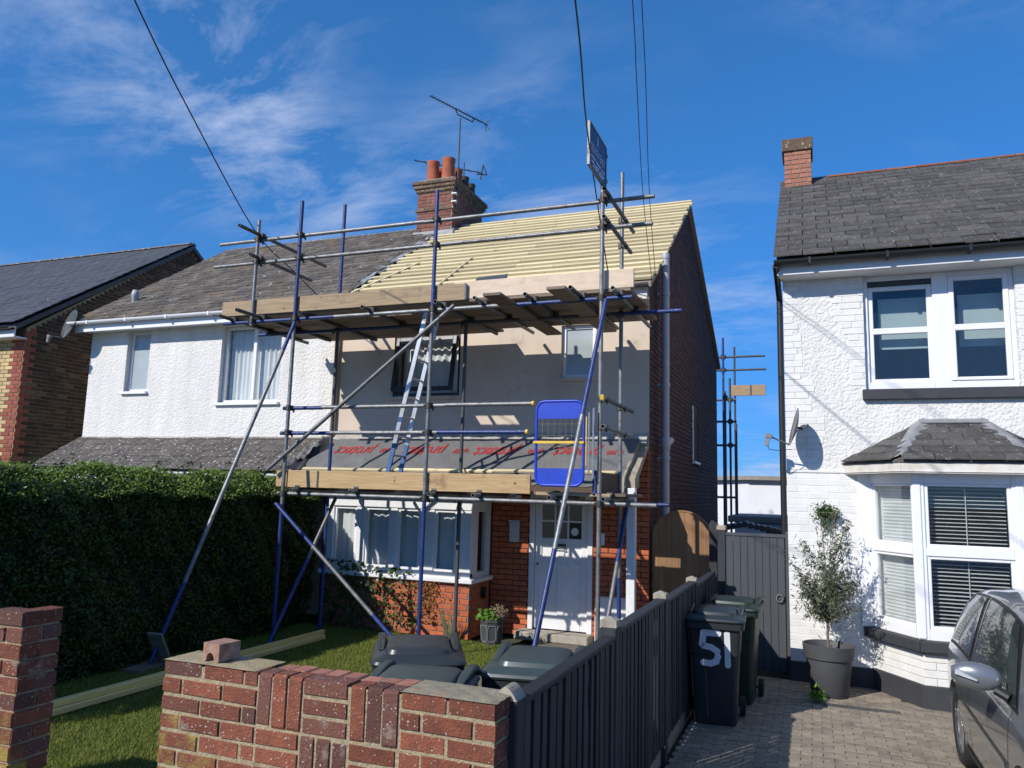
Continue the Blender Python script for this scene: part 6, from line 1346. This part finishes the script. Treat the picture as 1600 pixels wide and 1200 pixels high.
def patch(y0, y1, t0, t1, off, side=1, taper=(0, 0), nu=16, nv=8):
    def f(u, v):
        t = t0+(t1-t0)*v; yy = (y0+taper[0]*v)+((y1+taper[1]*v)-(y0+taper[0]*v))*u; s = ysta(yy); p = cpt(s, t); e = .01
        du = cpt(min(s+e*8, len(ST)-1), t)-cpt(max(s-e*8, 0), t); dv = cpt(s, min(t+e*8, 11))-cpt(s, t-e*8); nn = du.cross(dv).normalized()
        if nn.x > 0 and t < 9: nn = -nn
        p = p+nn*off; return (p.x if side == 1 else 2*CX-p.x, p.y, p.z)
    return MB().grid(f, nu, nv)
for sd_ in (1, -1):
    for a in ((5.22, 6.46, .42, -.0), (6.56, 7.5, 0, -.32)):
        patch(a[0]-.03, a[1]+.03, 6.06, 7.98, .002, sd_, (a[2], a[3])).build('window_seal', 'car_trim', CA, True)
        patch(a[0]+.02, a[1]-.02, 6.2, 7.85, .006, sd_, (a[2]+.01, a[3]-.01)).build('window', 'car_glass', CA, True)
    for y in (5.3, 6.5): patch(y, y+.008, 2.2, 6.0, .0015, sd_, nu=1, nv=20).build('door_seam', 'car_trim', CA, True)
    patch(5.35, 6.85, 3.75, 4.0, .012, sd_, nu=30, nv=3).build('side_moulding', 'car_paint', CA, True)
    patch(5.3, 6.8, 2.1, 2.6, .01, sd_, nu=30, nv=3).build('sill_trim', 'car_trim', CA, True)
    patch(6.22, 6.42, 5.2, 5.45, .022, sd_, nu=6, nv=3).build('door_handle', 'car_paint', CA, True)
    X_ = lambda x: x if sd_ == 1 else 2*CX-x
    k = MB(); rings = []
    for i in range(9):
        t = i/8; r_ = math.sin(PI*min(1, .12+t*.8))**.6; c = Vector((X_(.99-.25*t), 5.42+.03*t, .985+.015*t)); rings.append([c+Vector((0, .055*r_*math.cos(2*PI*j/16), .08*r_*math.sin(2*PI*j/16))) for j in range(16)])
    mi = loft(rings).build('wing_mirror', 'car_paint', CA, True)
    MB().poly([(X_(1.02), 5.36, .90), (X_(.96), 5.40, .93)], .028, 10).build('mirror_stalk', 'car_trim', mi)
    MB().cbox((min(X_(.98), X_(.80)), 5.47, .94), (max(X_(.98), X_(.80)), 5.478, 1.04), .003).build('mirror_glass', 'car_glass', mi)
    k = MB().prism([(X_(.74+.012), 5.395, 1.0), (X_(.86), 5.362, .975), (X_(.86), 5.360, .985), (X_(.74+.014), 5.39, 1.03)], (0, .012, 0)); k.build('indicator', 'lamp_clear', mi)
    for y in (4.97, 7.13):
        wx = X_(1.0); wi = X_(1.19); wh = MB(); sgn = 1 if sd_ == 1 else -1
        prof = [(.0, .185), (.275, .185), (.295, .165), (.30, .12), (.30, .06), (.292, .02), (.27, .0), (.215, .004), (.205, .02)]
        n_ = 36; vs = [(wx+sgn*p[1], y+p[0]*math.cos(2*PI*i/n_), .30+p[0]*math.sin(2*PI*i/n_)) for p in prof for i in range(n_)]
        wh.add(vs, [(a*n_+i, a*n_+(i+1) % n_, (a+1)*n_+(i+1) % n_, (a+1)*n_+i) for a in range(len(prof)-1) for i in range(n_)]); wh = wh.build('wheel', 'rubber', CA, True)
        rm_ = MB()
        for i in range(6):
            a = 2*PI*i/6+.2; d_ = Vector((0, math.cos(a), math.sin(a))); M = Matrix((Vector((1, 0, 0)), d_, Vector((1, 0, 0)).cross(d_))).transposed(); rm_.obox(Vector((wx+sgn*.03, y, .30))+d_*.11, (.025, .19, .05), M)
        rm_.tube((wx+sgn*.015, y, .30), (wx+sgn*.06, y, .30), .05, 16); pr2 = [(.206, .01), (.21, .025), (.195, .05), (.19, .12)]
        vs = [(wx+sgn*p[1], y+p[0]*math.cos(2*PI*i/n_), .30+p[0]*math.sin(2*PI*i/n_)) for p in pr2 for i in range(n_)]; rm_.add(vs, [(a*n_+i, a*n_+(i+1) % n_, (a+1)*n_+(i+1) % n_, (a+1)*n_+i) for a in range(3) for i in range(n_)])
        rm_.build('rim', 'alloy', wh); MB().tube((wx+sgn*.09, y, .30), (wx+sgn*.1, y, .30), .2, 24).build('brake', 'car_trim', wh)
        MB().tube((wx+sgn*.25, y, .30), (wx+sgn*.27, y, .30), .33, 24).build('wheel_well', 'car_trim', CA)
patch(4.36, 4.62, 5.0, 7.2, .004, 1).build('headlight', 'lamp_clear', CA, True); patch(4.36, 4.62, 5.0, 7.2, .004, -1).build('headlight', 'lamp_clear', CA, True)
k = MB().grid(lambda u, v: tuple((lambda p: (p.x, p.y, p.z+.006))((lambda q: q if u <= .5 else Vector((2*CX-q.x, q.y, q.z)))(cpt(ysta(5.02+.52*v), 8.6+(2.4)*(u*2 if u <= .5 else 2-2*u))))), 20, 12); k.build('windscreen', 'car_glass', CA, True)
MB().cbox((CX-.25, 4.15, .42), (CX+.25, 4.165, .53), .004).build('number_plate', 'white_paint', CA)
